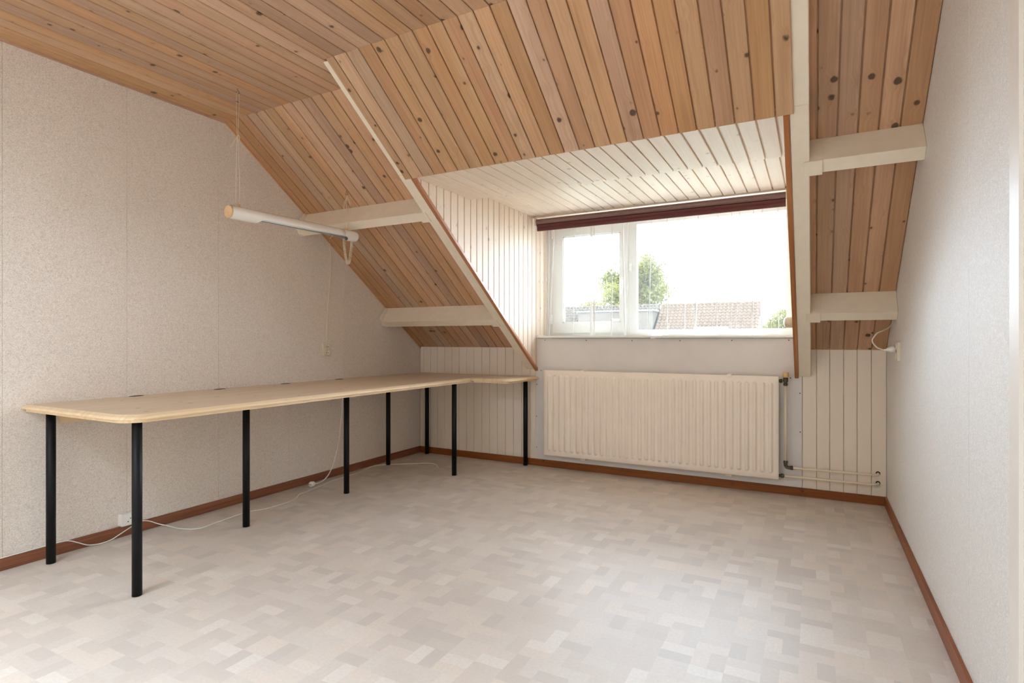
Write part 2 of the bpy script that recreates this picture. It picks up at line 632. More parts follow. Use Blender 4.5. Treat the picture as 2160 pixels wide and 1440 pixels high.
def cm(pts, n=8):
    """Catmull-Rom through points"""
    pts = [Vector(p) for p in pts]
    q = [pts[0] * 2 - pts[1]] + pts + [pts[-1] * 2 - pts[-2]]
    out = []
    for i in range(1, len(q) - 2):
        a, b, c, d = q[i - 1], q[i], q[i + 1], q[i + 2]
        for k in range(n):
            t = k / n
            out.append(0.5 * ((2 * b) + (c - a) * t + (2 * a - 5 * b + 4 * c - d) * t * t + (3 * b - a - 3 * c + d) * t ** 3))
    out.append(pts[-1])
    return out


# ================================================================== THE SHELL
# floor
struct('floor', MB().box(-0.1, W + 0.1, YB - 0.1, 0.3, -0.12, 0.0), 'vinyl_floor',
       'beige vinyl floor printed with small parquet blocks', 'floor')

# long papered wall beside the desk: core and wallpapered board panels with hairline joints
wl = struct('wall_left', MB().box(-0.12, -0.006, YB - 0.1, 0.3, -0.1, 2.7), 'wall_core',
            'long speckled wallpapered wall behind the desk', 'wall')
ys = [0.0, -0.45, -0.985, -1.522, -2.060, -2.596, -3.131, -3.668, -4.204, -4.74, -5.276, -5.81, YB]
for a, b in zip(ys, ys[1:]):
    g = 0.0005
    # wall board follows the slope at its top
    poly = [(-a + g, 0.0), (-b - g, 0.0)]
    poly += [(-b - g, min(ZC + 0.02, zoff(b, 0.0) + 0.02))]
    if a > YF > b:
        poly += [(-YF, ZC + 0.02)]
    poly += [(-a + g, min(ZC + 0.02, zoff(a, 0.0) + 0.02))]
    mb = MB()
    p3 = [(-u, z) for u, z in poly]
    mb.prism_x(p3, -0.006, 0.0, 0.0006)
    mb.obj('wall_panel', 'wallpaper', wl)

# opposite wall
wr = struct('wall_right', MB().box(W + 0.006, W + 0.12, YB - 0.1, 0.3, -0.1, 2.7), 'wall_core',
            'pale textured wallpapered wall beside the pipes, lit by the window', 'wall')
ys2 = [0.0, -0.476, -1.03, -1.59, -2.164, -2.62, -3.42, -4.2, -5.0, YB]
for a, b in zip(ys2, ys2[1:]):
    g = 0.0004
    p3 = [(a - g, 0.0), (b + g, 0.0), (b + g, min(ZC + 0.02, zoff(b, 0.0) + 0.02))]
    if a > YF > b:
        p3 += [(YF, ZC + 0.02)]
    p3 += [(a - g, min(ZC + 0.02, zoff(a, 0.0) + 0.02))]
    MB().prism_x(p3, W, W + 0.006, 0.0006).obj('wall_panel', 'wallpaper_pale', wr)

# rear wall behind the viewer
struct('wall_back', MB().box(-0.1, W + 0.1, YB - 0.12, YB, -0.1, 2.7), 'wallpaper', 'papered rear wall facing the dormer', 'wall')

# flat ceiling of pine boards
mb = MB()
for a, b, c, d in ((-0.1, KX0, YB - 0.1, YF + 0.12), (KX1, W + 0.1, YB - 0.1, YF + 0.12), (KX0, KX1, YB - 0.1, KY0), (KX0, KX1, KY1, YF + 0.12)):
    mb.box(a, b, c, d, ZC + 0.0125, ZC + 0.14)
ce = struct('ceiling', mb, 'pine_boards', 'flat ceiling of narrow knotty pine boards', 'ceiling')
# added roof light, out of view, brings in fill from the sky: frame and glass
w2 = empty('added_window_2', (1.9, -5.0, ZC), 'added white framed roof light behind the viewer, unseen, for fill light', 'window', None, 'structure')
mb = MB()
for a, b, c, d in ((KX0, KX1, KY0, KY0 + 0.05), (KX0, KX1, KY1 - 0.05, KY1), (KX0, KX0 + 0.05, KY0 + 0.05, KY1 - 0.05), (KX1 - 0.05, KX1, KY0 + 0.05, KY1 - 0.05), (1.87, 1.93, KY0 + 0.05, KY1 - 0.05)):
    mb.box(a, b, c, d, ZC - 0.012, ZC + 0.16)
mb.obj('window_frame', 'window_white', w2)
for a, b in ((KX0 + 0.05, 1.87), (1.93, KX1 - 0.05)):
    MB().box(a, b, KY0 + 0.05, KY1 - 0.05, ZC + 0.12, ZC + 0.126).obj('pane', 'clear_glass', w2)
xj = [0.0] + [0.053 + 0.079 * k for k in range(15)] + [1.2288 + 0.0803 * k for k in range(31)]
xj = [x for x in xj if x < W - 0.02] + [W]
GAP = 0.0028
for a, b in zip(xj, xj[1:]):
    mid = 0.5 * (a + b)
    ye = -2.295 if X1A + 0.03 < mid < X2B - 0.03 else YF - 0.003
    runs = [(YB, ye)]
    if KX0 - 0.03 < mid < KX1 + 0.03:
        runs = [(KY1, ye), (YB, KY0)]
    for yb, ye in runs:
        board(ce, [(a + GAP, -yb), (b - GAP, -yb), (b - GAP, -ye), (a + GAP, -ye)], (0, 0, ZC), (1, 0, 0), (0, -1, 0), (0, 0, -1), 'pine_boards')

# slopes beside the dormer
def slope_part(name, x0, x1, joints, label):
    o = struct(name, MB().prism_x([(0.12, zoff(0.12, -0.0125)), (0.12, zoff(0.12, -0.14)), (YF - 0.1, zoff(YF - 0.1, -0.14)), (YF - 0.1, zoff(YF - 0.1, -0.0125))],
                                  x0 - 0.1 if x0 < 1 else x0 - 0.05, x1 + 0.05 if x1 < 2 else x1 + 0.1), 'pine_boards', label, 'ceiling')
    for a, b in zip(joints, joints[1:]):
        # U = -x so that U x V = N (V up the slope, N into the room)
        board(o, [(-(b - GAP), 0.0), (-(a + GAP), 0.0), (-(a + GAP), LS + 0.004), (-(b - GAP), LS + 0.004)], (0, 0, ZE), (-1, 0, 0), SV, NV, 'pine_boards')
    return o


slope_part('ceiling_slope_desk', 0.0, X1A, [x for x in xj if x < 1.13] + [X1A + 0.02],
           'sloping pine board ceiling above the desk corner')
slope_part('ceiling_slope_pipes', X2B, W, [X2B - 0.02, 3.312, 3.392, 3.471, 3.550, 3.629, W],
           'sloping pine board ceiling strip between rafter and pale wall')

# boards laid over the rafters above the dormer opening
OFF = 0.166
yc_top = -(ZC - zoff(0, OFF)) / TAN
S_BOT = 1.955
cp = struct('ceiling_slope_dormer', MB().prism_x(
    [(-1.672, zoff(-1.672, OFF - 0.0125)), (-1.672, zoff(-1.672, 0.09)), (-2.25, zoff(-2.25, 0.06)), (-2.29, zoff(-2.29, OFF - 0.0125))],
    X1A + 0.03, X2B - 0.04), 'pine_boards', 'sloping pine board panel above the dormer opening', 'ceiling')
xp = [1.175] + [1.2288 + 0.0803 * k for k in range(25)] + [3.227]
s_top = (Vector((0, yc_top, ZC)) - Vector((0, 0, ZE)) - NV * OFF).dot(SV)
for a, b in zip(xp, xp[1:]):
    board(cp, [(-(b - GAP), S_BOT), (-(a + GAP), S_BOT), (-(a + GAP), s_top), (-(b - GAP), s_top)], Vector((0, 0, ZE)) + NV * OFF, (-1, 0, 0), SV, NV, 'pine_boards')

# dormer ceiling, two levels
dc = struct('ceiling_dormer', MB().box(X1A, X2B, -1.70, -1.05, ZS1 + 0.0125, ZS1 + 0.10).box(X1A, X2B, -1.05, 0.34, ZS2 + 0.0125, ZS2 + 0.12),
            'whitewashed_boards', 'stepped whitewashed board ceiling inside the dormer', 'ceiling')
GD = 0.004
xd = [X1C - 0.012] + [1.324 + 0.0797 * k for k in range(24)] + [X2C + 0.01]
xd = [x for x in xd if x <= X2C + 0.011]
for a, b in zip(xd, xd[1:]):
    for z, y0, y1 in ((ZS1, -1.680, -1.052),):
        board(dc, [(a + GD, -y1), (b - GD, -y1), (b - GD, -y0), (a + GD, -y0)], (0, 0, z), (1, 0, 0), (0, -1, 0), (0, 0, -1), 'whitewashed_boards', t=0.014, c=0.003)
xd2 = [X1C - 0.012] + [1.300 + 0.0797 * k for k in range(24)] + [X2C + 0.01]
for a, b in zip(xd2, xd2[1:]):
    if b - a > 0.01:
        board(dc, [(a + GD * .8, 0.09), (b - GD * .8, 0.09), (b - GD * .8, 1.06), (a + GD * .8, 1.06)], (0, 0, ZS2), (1, 0, 0), (0, -1, 0), (0, 0, -1), 'whitewashed_boards', t=0.014, c=0.003)
MB().box(X1C - 0.01, X2C + 0.01, -0.088, -0.080, ZS2 - 0.010, ZS2 + 0.014).obj('edge_strip', 'whitewashed_boards', dc)
MB().box(X1C - 0.01, X2C + 0.01, -0.080, 0.24, ZS2 + 0.001, ZS2 + 0.014).obj('head_board', 'whitewashed_boards', dc)

# dormer cheeks
def cheek(name, xf, sgn, label):
    """xf: plane of the board faces; sgn +1 faces +x"""
    xb = xf - sgn * 0.0125
    poly = [(0.30, zoff(0, 0.08)), (0.30, ZS2 + 0.1), (-1.60, ZS2 + 0.1), (-1.66, zoff(-1.66, 0.08)), (-0.004, zoff(0, 0.08))]
    o = struct(name, MB().prism_x(poly, min(xb, xb - sgn * 0.06), max(xb, xb - sgn * 0.06)), 'dark_stained_wood', label, 'wall')
    yj = [-1.683 + 0.0793 * k for k in range(25)]
    g = 0.0036
    for a, b in zip(yj, yj[1:]):
        a2, b2 = a + g, min(b - g, 0.225)
        if b2 <= a2 + 0.01:
            continue
        zt = (ZS1 if b < -1.04 else ZS2) + 0.012
        za, zb = max(zoff(a2, 0.150), 0.80), max(zoff(b2, 0.150), 0.80)
        if a2 > -0.01:
            za = zb = 1.08
        if sgn > 0:
            # U = +y, V = +z, N = +x
            board(o, [(a2, za), (b2, zb), (b2, zt), (a2, zt)], (xf, 0, 0), (0, 1, 0), (0, 0, 1), (1, 0, 0), 'whitewashed_boards', t=0.0122, c=0.002)
        else:
            board(o, [(-b2, zb), (-a2, za), (-a2, zt), (-b2, zt)], (xf, 0, 0), (0, -1, 0), (0, 0, 1), (-1, 0, 0), 'whitewashed_boards', t=0.0122, c=0.002)
    return o


cheek('wall_dormer_desk', X1C - 0.009, 1, 'whitewashed vertical board cheek of the dormer on the desk side')
cheek('wall_dormer_pipes', X2C + 0.009, -1, 'whitewashed board cheek of the dormer on the pipe side')

# knee walls of cream boards
def knee(name, x0, x1, joints, label):
    o = struct(name, MB().box(x0 - 0.1 if x0 < 1 else x0 - 0.02, x1 + 0.02 if x1 < 2 else x1 + 0.1, 0.0125, 0.30, -0.1, 1.1), 'cream_painted_boards', label, 'wall')
    for a, b in zip(joints, joints[1:]):
        g = 0.0013
        board(o, [(a + g, 0.0), (b - g, 0.0), (b - g, ZE + 0.012), (a + g, ZE + 0.012)], (0, 0, 0), (1, 0, 0), (0, 0, 1), (0, -1, 0), 'cream_painted_boards')
    return o


knee('wall_knee_desk', 0.0, 1.218, [0.0, 0.042, 0.122, 0.202, 0.2825, 0.3625, 0.4425, 0.5225, 0.6025, 0.6845, 0.7645, 0.8445, 0.9245, 1.0045, 1.0845, 1.165, 1.218],
     'low cream board wall under the slope beside the desk')
knee('wall_knee_pipes', 3.230, W, [3.230, 3.316, 3.393, 3.473, 3.549, 3.628, W],
     'low cream board wall behind the heating pipes')

# panel under the window with screws
ww = struct('wall_window', MB().box(1.220, 3.228, -0.004, 0.30, -0.1, 1.072), 'grey_white_panel',
            'smooth pale panel wall under the window sill', 'wall')
for x, z in [(1.307, 1.059), (1.675, 1.057), (2.052, 1.055), (2.417, 1.055), (2.781, 1.057), (3.148, 1.059), (1.272, 0.803), (1.231, 0.685),
             (1.229, 0.415), (1.229, 0.153), (3.158, 0.799), (3.216, 0.697), (3.218, 0.433), (3.213, 0.18)]:
    MB().lathe([(0.0042, 0), (0.0042, 0.0010), (0.0025, 0.0018)], (x, -0.004, z), (0, -1, 0), 10).obj('screw', 'screw_metal', ww)

# rafters
def rafter(name, xa, xb, label):
    d = 0.154
    yt = -(ZC - zoff(0, d)) / TAN
    poly = [(-0.003, ZE), (-0.003, zoff(0, d) + 0.012), (-0.012, zoff(-0.012, d)), (yt, ZC), (YF, ZC)]
    o = MB().prism_x(poly, xa, xb, 0.003).obj(name, 'cream_gloss_paint', None, label=label, cat='beam', kind='structure')
    return o


rafter('roof_beam', X1A, X1B, 'cream painted sloping rafter on the desk side of the dormer')
rafter('roof_beam', X2A, X2B, 'cream painted sloping rafter on the pipe side of the dormer')
for xa, xb, nm, lab in ((X1B, X1C, 'trim_1', 'brown varnished lining strip along the desk side rafter'), (X2C, X2A, 'trim_2', 'brown varnished lining strip along the pipe side rafter')):
    poly = [(-0.002, zoff(0, 0.138)), (-0.002, zoff(0, 0.160)), (-1.675, zoff(-1.675, 0.160)), (-1.675, zoff(-1.675, 0.138))]
    MB().prism_x(poly, xa, xb, 0.002).obj(nm, 'varnished_lining', None, label=lab, cat='trim', kind='structure')

# purlins with end plates
def purlin(xa, xb, s0, s1, label, plate_x):
    d = 0.152
    q = lambda s, dd: (slope_pt(0, s, dd).y, slope_pt(0, s, dd).z)
    o = MB().prism_x([q(s0, 0.0), q(s0, d), q(s1, d), q(s1, 0.0)], xa, xb, 0.003).obj('roof_beam', 'cream_gloss_paint', None, label=label, cat='beam', kind='structure')
    pa, pb, ra, rb = plate_x
    MB().prism_x([q(s0 - 0.006, d + 0.002), q(s0 - 0.006, d + 0.009), q(s1 + 0.004, d + 0.009), q(s1 + 0.004, d + 0.002)], pa, pb, 0.001).obj('joint_plate', 'cream_gloss_paint', o)
    MB().prism_x([q(s1, 0.03), q(s1, d + 0.002), q(s1 + 0.004, d + 0.002), q(s1 + 0.004, 0.03)], ra, rb, 0.0005).obj('joint_plate', 'cream_gloss_paint', o)
    return o


purlin(0.0, X1A, 0.519, 0.588, 'lower cream purlin between papered wall and desk side rafter', (1.095, 1.160, 1.095, X1A))
purlin(0.0, X1A, 1.621, 1.690, 'upper cream purlin behind the hanging lamp', (1.095, 1.160, 1.095, X1A))
purlin(X2B, W, 0.519, 0.588, 'lower cream purlin above the plugged socket', (3.258, 3.333, X2B, 3.333))
purlin(X2B, W, 1.621, 1.690, 'upper cream purlin between rafter and pale wall', (3.258, 3.333, X2B, 3.333))

# filler flaps where the desk side purlins meet the papered wall
for s0 in (0.519, 1.621):
    q = lambda s, dd: (slope_pt(0, s, dd).y, slope_pt(0, s, dd).z)
    MB().prism_x([q(s0 - 0.012, 0.01), q(s0 - 0.012, 0.150), q(s0 + 0.03, 0.165), q(s0 + 0.095, 0.125), q(s0 + 0.085, 0.01)], 0.0005, 0.022, 0.001).obj(
        'trim_5', 'wallpaper', None, label='papered filler piece at the wall end of the %s purlin' % ('lower' if s0 < 1 else 'upper'), cat='trim', kind='structure')

# baseboards
bb = 'dark_stained_wood'
# local X = up, local Y = along, local Z = into the room
MBL = [('baseboard_left', (0.0, TB, YB, -0.001), 'y', 'dark brown baseboard along the wall behind the desk'),
       ('baseboard_right', (W - TB, W, -2.612, -0.001), 'y', 'red brown baseboard along the pale wall'),
       ('baseboard_window', (TB, W - TB, -TB - 0.004, -0.004), 'x', 'dark brown baseboard under the radiator')]
for nm, (a, b, c, d), ax, lab in MBL:
    if ax == 'y':
        U, V, N = ((0, 0, 1), (0, 1, 0), (-1, 0, 0))
        L = d - c
        mesh = MB().slab([(0, 0), (HB, 0), (HB, L), (0, L)], -TB, 0, 0.0015).mesh(nm, bb)
        P = Vector((a, c, 0)) 
        # U x V = (0,0,1)x(0,1,0) = (-1,0,0): local z -> -x, slab spans x = a .. a+TB
    else:
        U, V, N = ((0, 0, 1), (1, 0, 0), (0, 1, 0))
        L = b - a
        mesh = MB().slab([(0, 0), (HB, 0), (HB, L), (0, L)], -TB, 0, 0.0015).mesh(nm, bb)
        P = Vector((a, d, 0))
    o = bpy.data.objects.new(nm, mesh)
    COL.objects.link(o)
    U, V, N = Vector(U), Vector(V), Vector(N)
    o.matrix_world = Matrix(((U.x, V.x, N.x, P.x), (U.y, V.y, N.y, P.y), (U.z, V.z, N.z, P.z), (0, 0, 0, 1)))
    tag(o, lab, 'baseboard', None, 'structure')

# slim wooden cover strips at the papered wall
MB().box(0.0, 0.011, YB, YF + 0.004, ZC - 0.012, ZC).obj('trim_3', 'pine_boards', None, label='slim pine cover strip between papered wall and flat ceiling', cat='trim', kind='structure')
MB().prism_x([(0.0, zoff(0, 0)), (0.0, zoff(0, 0.010)), (YF, zoff(YF, 0.010)), (YF, zoff(YF, 0))], 0.0, 0.009).obj(
    'trim_4', 'pine_boards', None, label='slim pine cover strip between papered wall and slope', cat='trim', kind='structure')

# door casing and door at the near end of the pale wall
d1 = empty('door_1', (W, -3.1, 0), 'white door casing at the edge of the pale wall', 'door', None, 'structure')
MB().box(W - 0.014, W, -2.690, -2.622, 0.0, 2.12, 0.002).obj('door_casing', 'door_white', d1)
MB().box(W - 0.014, W, -3.590, -3.522, 0.0, 2.12, 0.002).obj('door_casing', 'door_white', d1)
MB().box(W - 0.014, W, -3.522, -2.690, 2.05, 2.12, 0.002).obj('door_casing', 'door_white', d1)
dl = MB().box(W - 0.006, W, -3.522, -2.690, 0.004, 2.05).obj('door_leaf', 'door_white', d1)
MB().cyl((W - 0.05, -3.44, 1.03), (W - 0.006, -3.44, 1.03), 0.009, n=10).tube([(W - 0.05, -3.44, 1.03), (W - 0.05, -3.33, 1.03)], 0.009, 10).obj('door_handle', 'lamp_reflector', d1)

# ================================================================== WINDOW
w1 = empty('window_1', (2.22, YW, 1.09), 'white framed dormer window with opening sash and wide fixed pane', 'window', None, 'structure')
FX0, FX1, FZ0, FZ1 = 1.232, 3.192, 1.088, 2.082
GX0, GX1, GZ0, GZ1 = 2.031, 3.124, 1.145, 1.998       # fixed glass
SX0, SX1, SZ0, SZ1 = 1.289, 1.960, 1.120, 2.020       # sash outer
PX0, PX1, PZ0, PZ1 = 1.382, 1.895, 1.207, 1.951       # sash glass
fy0, fy1 = YW + 0.012, YW + 0.075
mb = MB()
mb.box(FX0, FX1, fy0, fy1, FZ0, SZ0)                    # bottom rail
mb.box(FX0, FX1, fy0, fy1, SZ1, FZ1)                    # head
mb.box(FX0, SX0, fy0, fy1, SZ0, SZ1)                    # left jamb
mb.box(SX1, GX0 - 0.012, fy0, fy1, SZ0, SZ1)            # mullion
mb.box(GX1 + 0.012, FX1, fy0, fy1, SZ0, SZ1)            # right jamb
wf = mb.obj('window_frame', 'window_white', w1)
# glazing beads of the fixed pane
mb = MB()
b_ = 0.016
for a, b, c, d in ((GX0 - b_, GX1 + b_, GZ0 - 0.026, GZ0), (GX0 - b_, GX1 + b_, GZ1, GZ1 + 0.024), (GX0 - b_, GX0, GZ0, GZ1), (GX1, GX1 + b_, GZ0, GZ1)):
    mb.box(a, b, YW + 0.006, YW + 0.045, c, d)
mb.obj('glazing_bead', 'window_white', w1)
MB().box(GX0 - 0.005, GX1 + 0.005, YW + 0.034, YW + 0.040, GZ0 - 0.005, GZ1 + 0.005).obj('pane', 'clear_glass', w1)
sash = MB()
for a, b, c, d in ((SX0, SX1, SZ0, PZ0), (SX0, SX1, PZ1, SZ1), (SX0, PX0, PZ0, PZ1), (PX1, SX1, PZ0, PZ1)):
    sash.box(a, b, YW - 0.004, YW + 0.05, c, d)
so = sash.obj('sash', 'window_white', w1)
mb = MB()
for a, b, c, d in ((PX0 - 0.002, PX1 + 0.002, PZ0 - 0.002, PZ0 + 0.01), (PX0 - 0.002, PX1 + 0.002, PZ1 - 0.01, PZ1 + 0.002), (PX0 - 0.002, PX0 + 0.01, PZ0, PZ1), (PX1 - 0.01, PX1 + 0.002, PZ0, PZ1)):
    mb.box(a, b, YW + 0.004, YW + 0.03, c, d)
mb.obj('glazing_bead', 'window_white', so)
MB().box(PX0, PX1, YW + 0.020, YW + 0.026, PZ0, PZ1).obj('sash_pane', 'clear_glass', so)
hb = MB().box(1.908, 1.938, YW - 0.016, YW - 0.004, 1.50, 1.57, 0.003)
hb.cyl((1.923, YW - 0.045, 1.54), (1.923, YW - 0.010, 1.54), 0.010, n=12)
hb.tube([(1.923, YW - 0.045, 1.548), (1.921, YW - 0.047, 1.50), (1.917, YW - 0.045, 1.43)], [0.011, 0.010, 0.008], 10)
hb.obj('window_handle', 'white_plastic', so)
MB().box(1.968, 1.990, YW - 0.010, YW + 0.012, 1.62, 1.685, 0.003).obj('lock_plate', 'white_plastic', w1)
for z in (1.98, 1.24):
    MB().cyl((1.283, YW - 0.010, z - 0.04), (1.283, YW - 0.010, z + 0.04), 0.008, n=10).obj('hinge', 'white_plastic', so)
# sill
MB().box(1.243, 3.184, -0.036, YW + 0.02, 1.074, 1.092, 0.004).obj('window_sill', 'window_white', w1)
# wall above/around the frame outside
MB().box(1.1, 3.35, YW + 0.02, YW + 0.12, 2.084, 2.40).box(1.1, 3.35, YW + 0.076, YW + 0.12, -0.1, 1.086).obj('wall_outer', 'facade_grey', None, label='outer dormer skin around the window', cat='wall', kind='structure')

# ================================================================== CURTAIN (two sheer panels)
def curtain(name, xs, folds, y0, z0, z1, label, hem_side):
    """xs = (left, right) at the top; folds = [(x_top, x_bottom)] where the cloth is tucked into tight pleats"""
    rows = 10
    cols = []            # (x_top, x_bot, dy)
    def plain_run(a, b, a2, b2):
        n = max(2, int((b - a) / 0.02))
        for k in range(n):
            t = k / n
            x, x2 = a + (b - a) * t, a2 + (b2 - a2) * t
            cols.append((x, x2, 0.006 * math.sin(x * 61.0) + 0.004 * math.sin(x * 23.0 + 1)))
    px, px2 = xs[0], xs[0]
    for ft, fb, wd in folds:
        plain_run(px, ft - wd, px2, fb - wd)
        for dx, dy in ((-wd, 0.0), (wd, -0.006), (-wd * .8, -0.011), (wd * .9, -0.016), (-wd * .6, -0.012), (wd, -0.004)):
            cols.append((ft + dx, fb + dx, dy))
        px, px2 = ft + wd, fb + wd
    plain_run(px, xs[1], px2, xs[1])
    cols.append((xs[1], xs[1], 0.0))
    vs, fs = [], []
    for r in range(rows + 1):
        t = r / rows
        z = z1 + (z0 - z1) * t
        for i, (a, b, dy) in enumerate(cols):
            x = a + (b - a) * t
            vs.append((x, y0 + dy * (0.7 + 0.6 * t) + 0.004 * math.sin(7 * t + x * 11), z + (0.006 * math.sin(x * 19) if r == rows else 0)))
    n = len(cols)
    for r in range(rows):
        for i in range(n - 1):
            fs.append((r * n + i, r * n + i + 1, (r + 1) * n + i + 1, (r + 1) * n + i))
    mb = MB()
    mb.add(vs, fs, False)
    o = mb.obj(name, 'sheer_net', None, label=label, cat='curtain', group='sheer curtains at the dormer window')
    # side hem and bottom hem
    for ft, fb, wd in folds:
        pm = MB()
        for r in range(rows):
            t0, t1 = r / rows, (r + 1) / rows
            w = 0.0030 * (0.7 + wd * 60)
            xa, xb = ft + (fb - ft) * t0, ft + (fb - ft) * t1
            za, zb = z1 + (z0 - z1) * t0, z1 + (z0 - z1) * t1
            pm.add([(xa - w, y0 - 0.019, za), (xa + w, y0 - 0.021, za), (xb + w, y0 - 0.021, zb), (xb - w, y0 - 0.019, zb)], [(0, 1, 2, 3)])
        pm.obj('pleat', 'sheer_pleat', o)
    hx = xs[0] if hem_side < 0 else xs[1]
    h = MB()
    a, b = (hx + 0.004, hx + 0.010) if hem_side < 0 else (hx - 0.022, hx - 0.005)
    for r in range(rows):
        za, zb = z1 + (z0 - z1) * r / rows, z1 + (z0 - z1) * (r + 1) / rows
        ga, gb = 0.004 * r / rows, 0.004 * (r + 1) / rows
        h.add([(a - ga, y0 - 0.008, za), (b + ga, y0 - 0.008, za), (b + gb, y0 - 0.008, zb), (a - gb, y0 - 0.008, zb)], [(0, 1, 2, 3)])
    h.obj('hem', 'sheer_hem', o)
    return o


curtain('sheer_curtain', (1.262, 1.702), [(1.292, 1.285, .006), (1.315, 1.300, .008), (1.358, 1.316, .008), (1.544, 1.531, .004)], 0.085, 1.096, 2.03,
        'narrow sheer white curtain bunched in front of the opening sash', 1)
curtain('sheer_curtain', (1.7105, 3.170), [(1.875, 1.867, .004), (1.958, 1.978, .008), (2.189, 2.166, .004), (2.306, 2.309, .005), (2.434, 2.437, .005), (2.541, 2.514, .007),
                                          (2.680, 2.670, .004), (2.775, 2.768, .004), (2.830, 2.801, .004), (2.919, 2.912, .004), (2.978, 2.959, .005), (3.076, 3.082, .004)],
        0.070, 1.098, 2.03, 'wide sheer white curtain hanging across the fixed pane', -1)
sp = MB()
row = [(0.052, 1.106), (0.0, 1.0945), (-0.030, 1.0940), (-0.0385, 1.0905), (-0.0395, 1.0735)]
vs = []
for k in range(7):
    x = 2.203 + 0.078 * k / 6
    vs += [(x, y - 0.001 * (k % 2), z - (0.003 * math.sin(k) if i == 4 else 0)) for i, (y, z) in enumerate(row)]
sp.add(vs, [(k * 5 + i, k * 5 + i + 1, k * 5 + i + 6, k * 5 + i + 5) for k in range(6) for i in range(4)], True)
sp.obj('hem_corner', 'sheer_pleat', bpy.data.objects['sheer_curtain.001'])
MB().tube([(1.245, 0.078, 2.035), (3.18, 0.078, 2.035)], 0.006, 8).obj('curtain_rod', 'window_white', None, label='thin white curtain rod hidden behind the burgundy blind', cat='curtain rod')

# ================================================================== BLIND
BX0, BX1 = 1.274, 3.133
bl = empty('roller_blind', (2.2, -0.09, 1.96), 'raised burgundy fabric blind across the top of the window', 'blind')
roll = [(-0.084, 2.060), (-0.100, 2.058), (-0.112, 2.050), (-0.118, 2.038), (-0.116, 2.026), (-0.107, 2.016), (-0.093, 2.013), (-0.076, 2.020), (-0.070, 2.040), (-0.074, 2.054)]
MB().prism_x(roll, BX0, BX1).obj('fabric_roll', 'blind_roll_grey', bl)
skirt = [(-0.098, 2.014), (-0.108, 2.008), (-0.104, 1.994), (-0.099, 1.989), (-0.102, 1.980), (-0.098, 1.962), (-0.092, 1.959), (-0.086, 1.962), (-0.086, 2.013)]
MB().prism_x(skirt, BX0 + 0.004, BX1).obj('fabric_skirt', 'burgundy_fabric', bl)
for xa, xb in ((BX0 - 0.016, BX0 - 0.002), (BX1 + 0.002, BX1 + 0.014)):
    MB().box(xa, xb, -0.112, -0.074, 2.008, 2.079, 0.002).obj('bracket', 'cream_plastic', bl)
beads = MB()
def bead(x, y, z, r=0.0022):
    vs = [(x + r, y, z), (x - r, y, z), (x, y + r, z), (x, y - r, z), (x, y, z + r), (x, y, z - r)]
    beads.add(vs, [(0, 2, 4), (2, 1, 4), (1, 3, 4), (3, 0, 4), (2, 0, 5), (1, 2, 5), (3, 1, 5), (0, 3, 5)], True)
nb = 190
for side in (-1, 1):
    for k in range(nb):
        z = 2.01 - (2.01 - 0.935) * k / nb
        bead(1.2585, -0.112 + side * 0.012, z)
for k in range(7):
    an = PI * k / 6
    bead(1.2585, -0.112 - 0.012 * math.cos(an), 0.935 - 0.012 * math.sin(an))
beads.obj('bead_chain', 'white_plastic', bl)

# round fitting on the cheek
fx = empty('wall_fitting', (X2C, -0.05, 1.18), 'small beige round fitting on the dormer cheek beside the fixed pane', 'electrical fitting')
MB().box(X2C - 0.006, X2C + 0.0, -0.094, -0.006, 1.138, 1.222, 0.002).obj('base_plate', 'beige_fitting', fx)
MB().lathe([(0.038, 0.0), (0.038, 0.044), (0.036, 0.048)], (X2C - 0.006, -0.05, 1.18), (-1, 0, 0), 28).obj('body', 'beige_fitting', fx)
MB().lathe([(0.033, 0.0), (0.032, 0.004), (0.024, 0.010), (0.010, 0.0135), (0.0, 0.014)], (X2C - 0.054, -0.05, 1.18), (-1, 0, 0), 28).obj('cap', 'cream_plastic', fx)

# ================================================================== RADIATOR
RX_0, RX_1, RZ_0, RZ_1, RY = 1.338, 3.090, 0.115, 0.812, -0.100
ra = empty('radiator', (2.2, -0.07, 0.115), 'long cream panel radiator with vertical ribs under the window', 'radiator')
NR = 34
pitch = (RX_1 - RX_0 - 0.05) / NR
def rib_h(x, z):
    u = ((x - RX_0 - 0.025) / pitch) % 1.0
    if x < RX_0 + 0.025 or x > RX_1 - 0.025:
        return 0.0
    d = abs(u - 0.5) * pitch
    hw = 0.0145
    top, bot = RZ_1 - 0.040, RZ_0 + 0.040
    if z > top - hw:
        d = math.hypot(d, z - (top - hw))
    if z < bot + hw:
        d = math.hypot(d, z - (bot + hw))
    if d >= hw:
        return 0.0
    t = d / hw
    return 0.0125 * (1 - t * t) ** 0.75
xs = [RX_0, RX_0 + 0.004]
for k in range(NR):
    for j in range(10):
        xs.append(RX_0 + 0.025 + (k + j / 10) * pitch)
xs += [RX_1 - 0.025, RX_1 - 0.004, RX_1]
zs = [RZ_0, RZ_0 + 0.004, RZ_0 + 0.03, RZ_0 + 0.04, RZ_0 + 0.044, RZ_0 + 0.048, RZ_0 + 0.053, RZ_0 + 0.06, 0.4]
zs = zs + [RZ_1 - (z - RZ_0) for z in reversed(zs[:-1])]
vs, fs = [], []
for z in zs:
    for x in xs:
        e = 0.004 if (x in (RX_0, RX_1) or z in (RZ_0, RZ_1)) else 0.0
        vs.append((x, RY - rib_h(x, z) + e, z))
n = len(xs)
for r in range(len(zs) - 1):
    for i in range(n - 1):
        fs.append((r * n + i, r * n + i + 1, (r + 1) * n + i + 1, (r + 1) * n + i))
mb = MB()
mb.add(vs, fs, True)
mb.box(RX_0, RX_1, RY + 0.004, RY + 0.016, RZ_0, RZ_1)
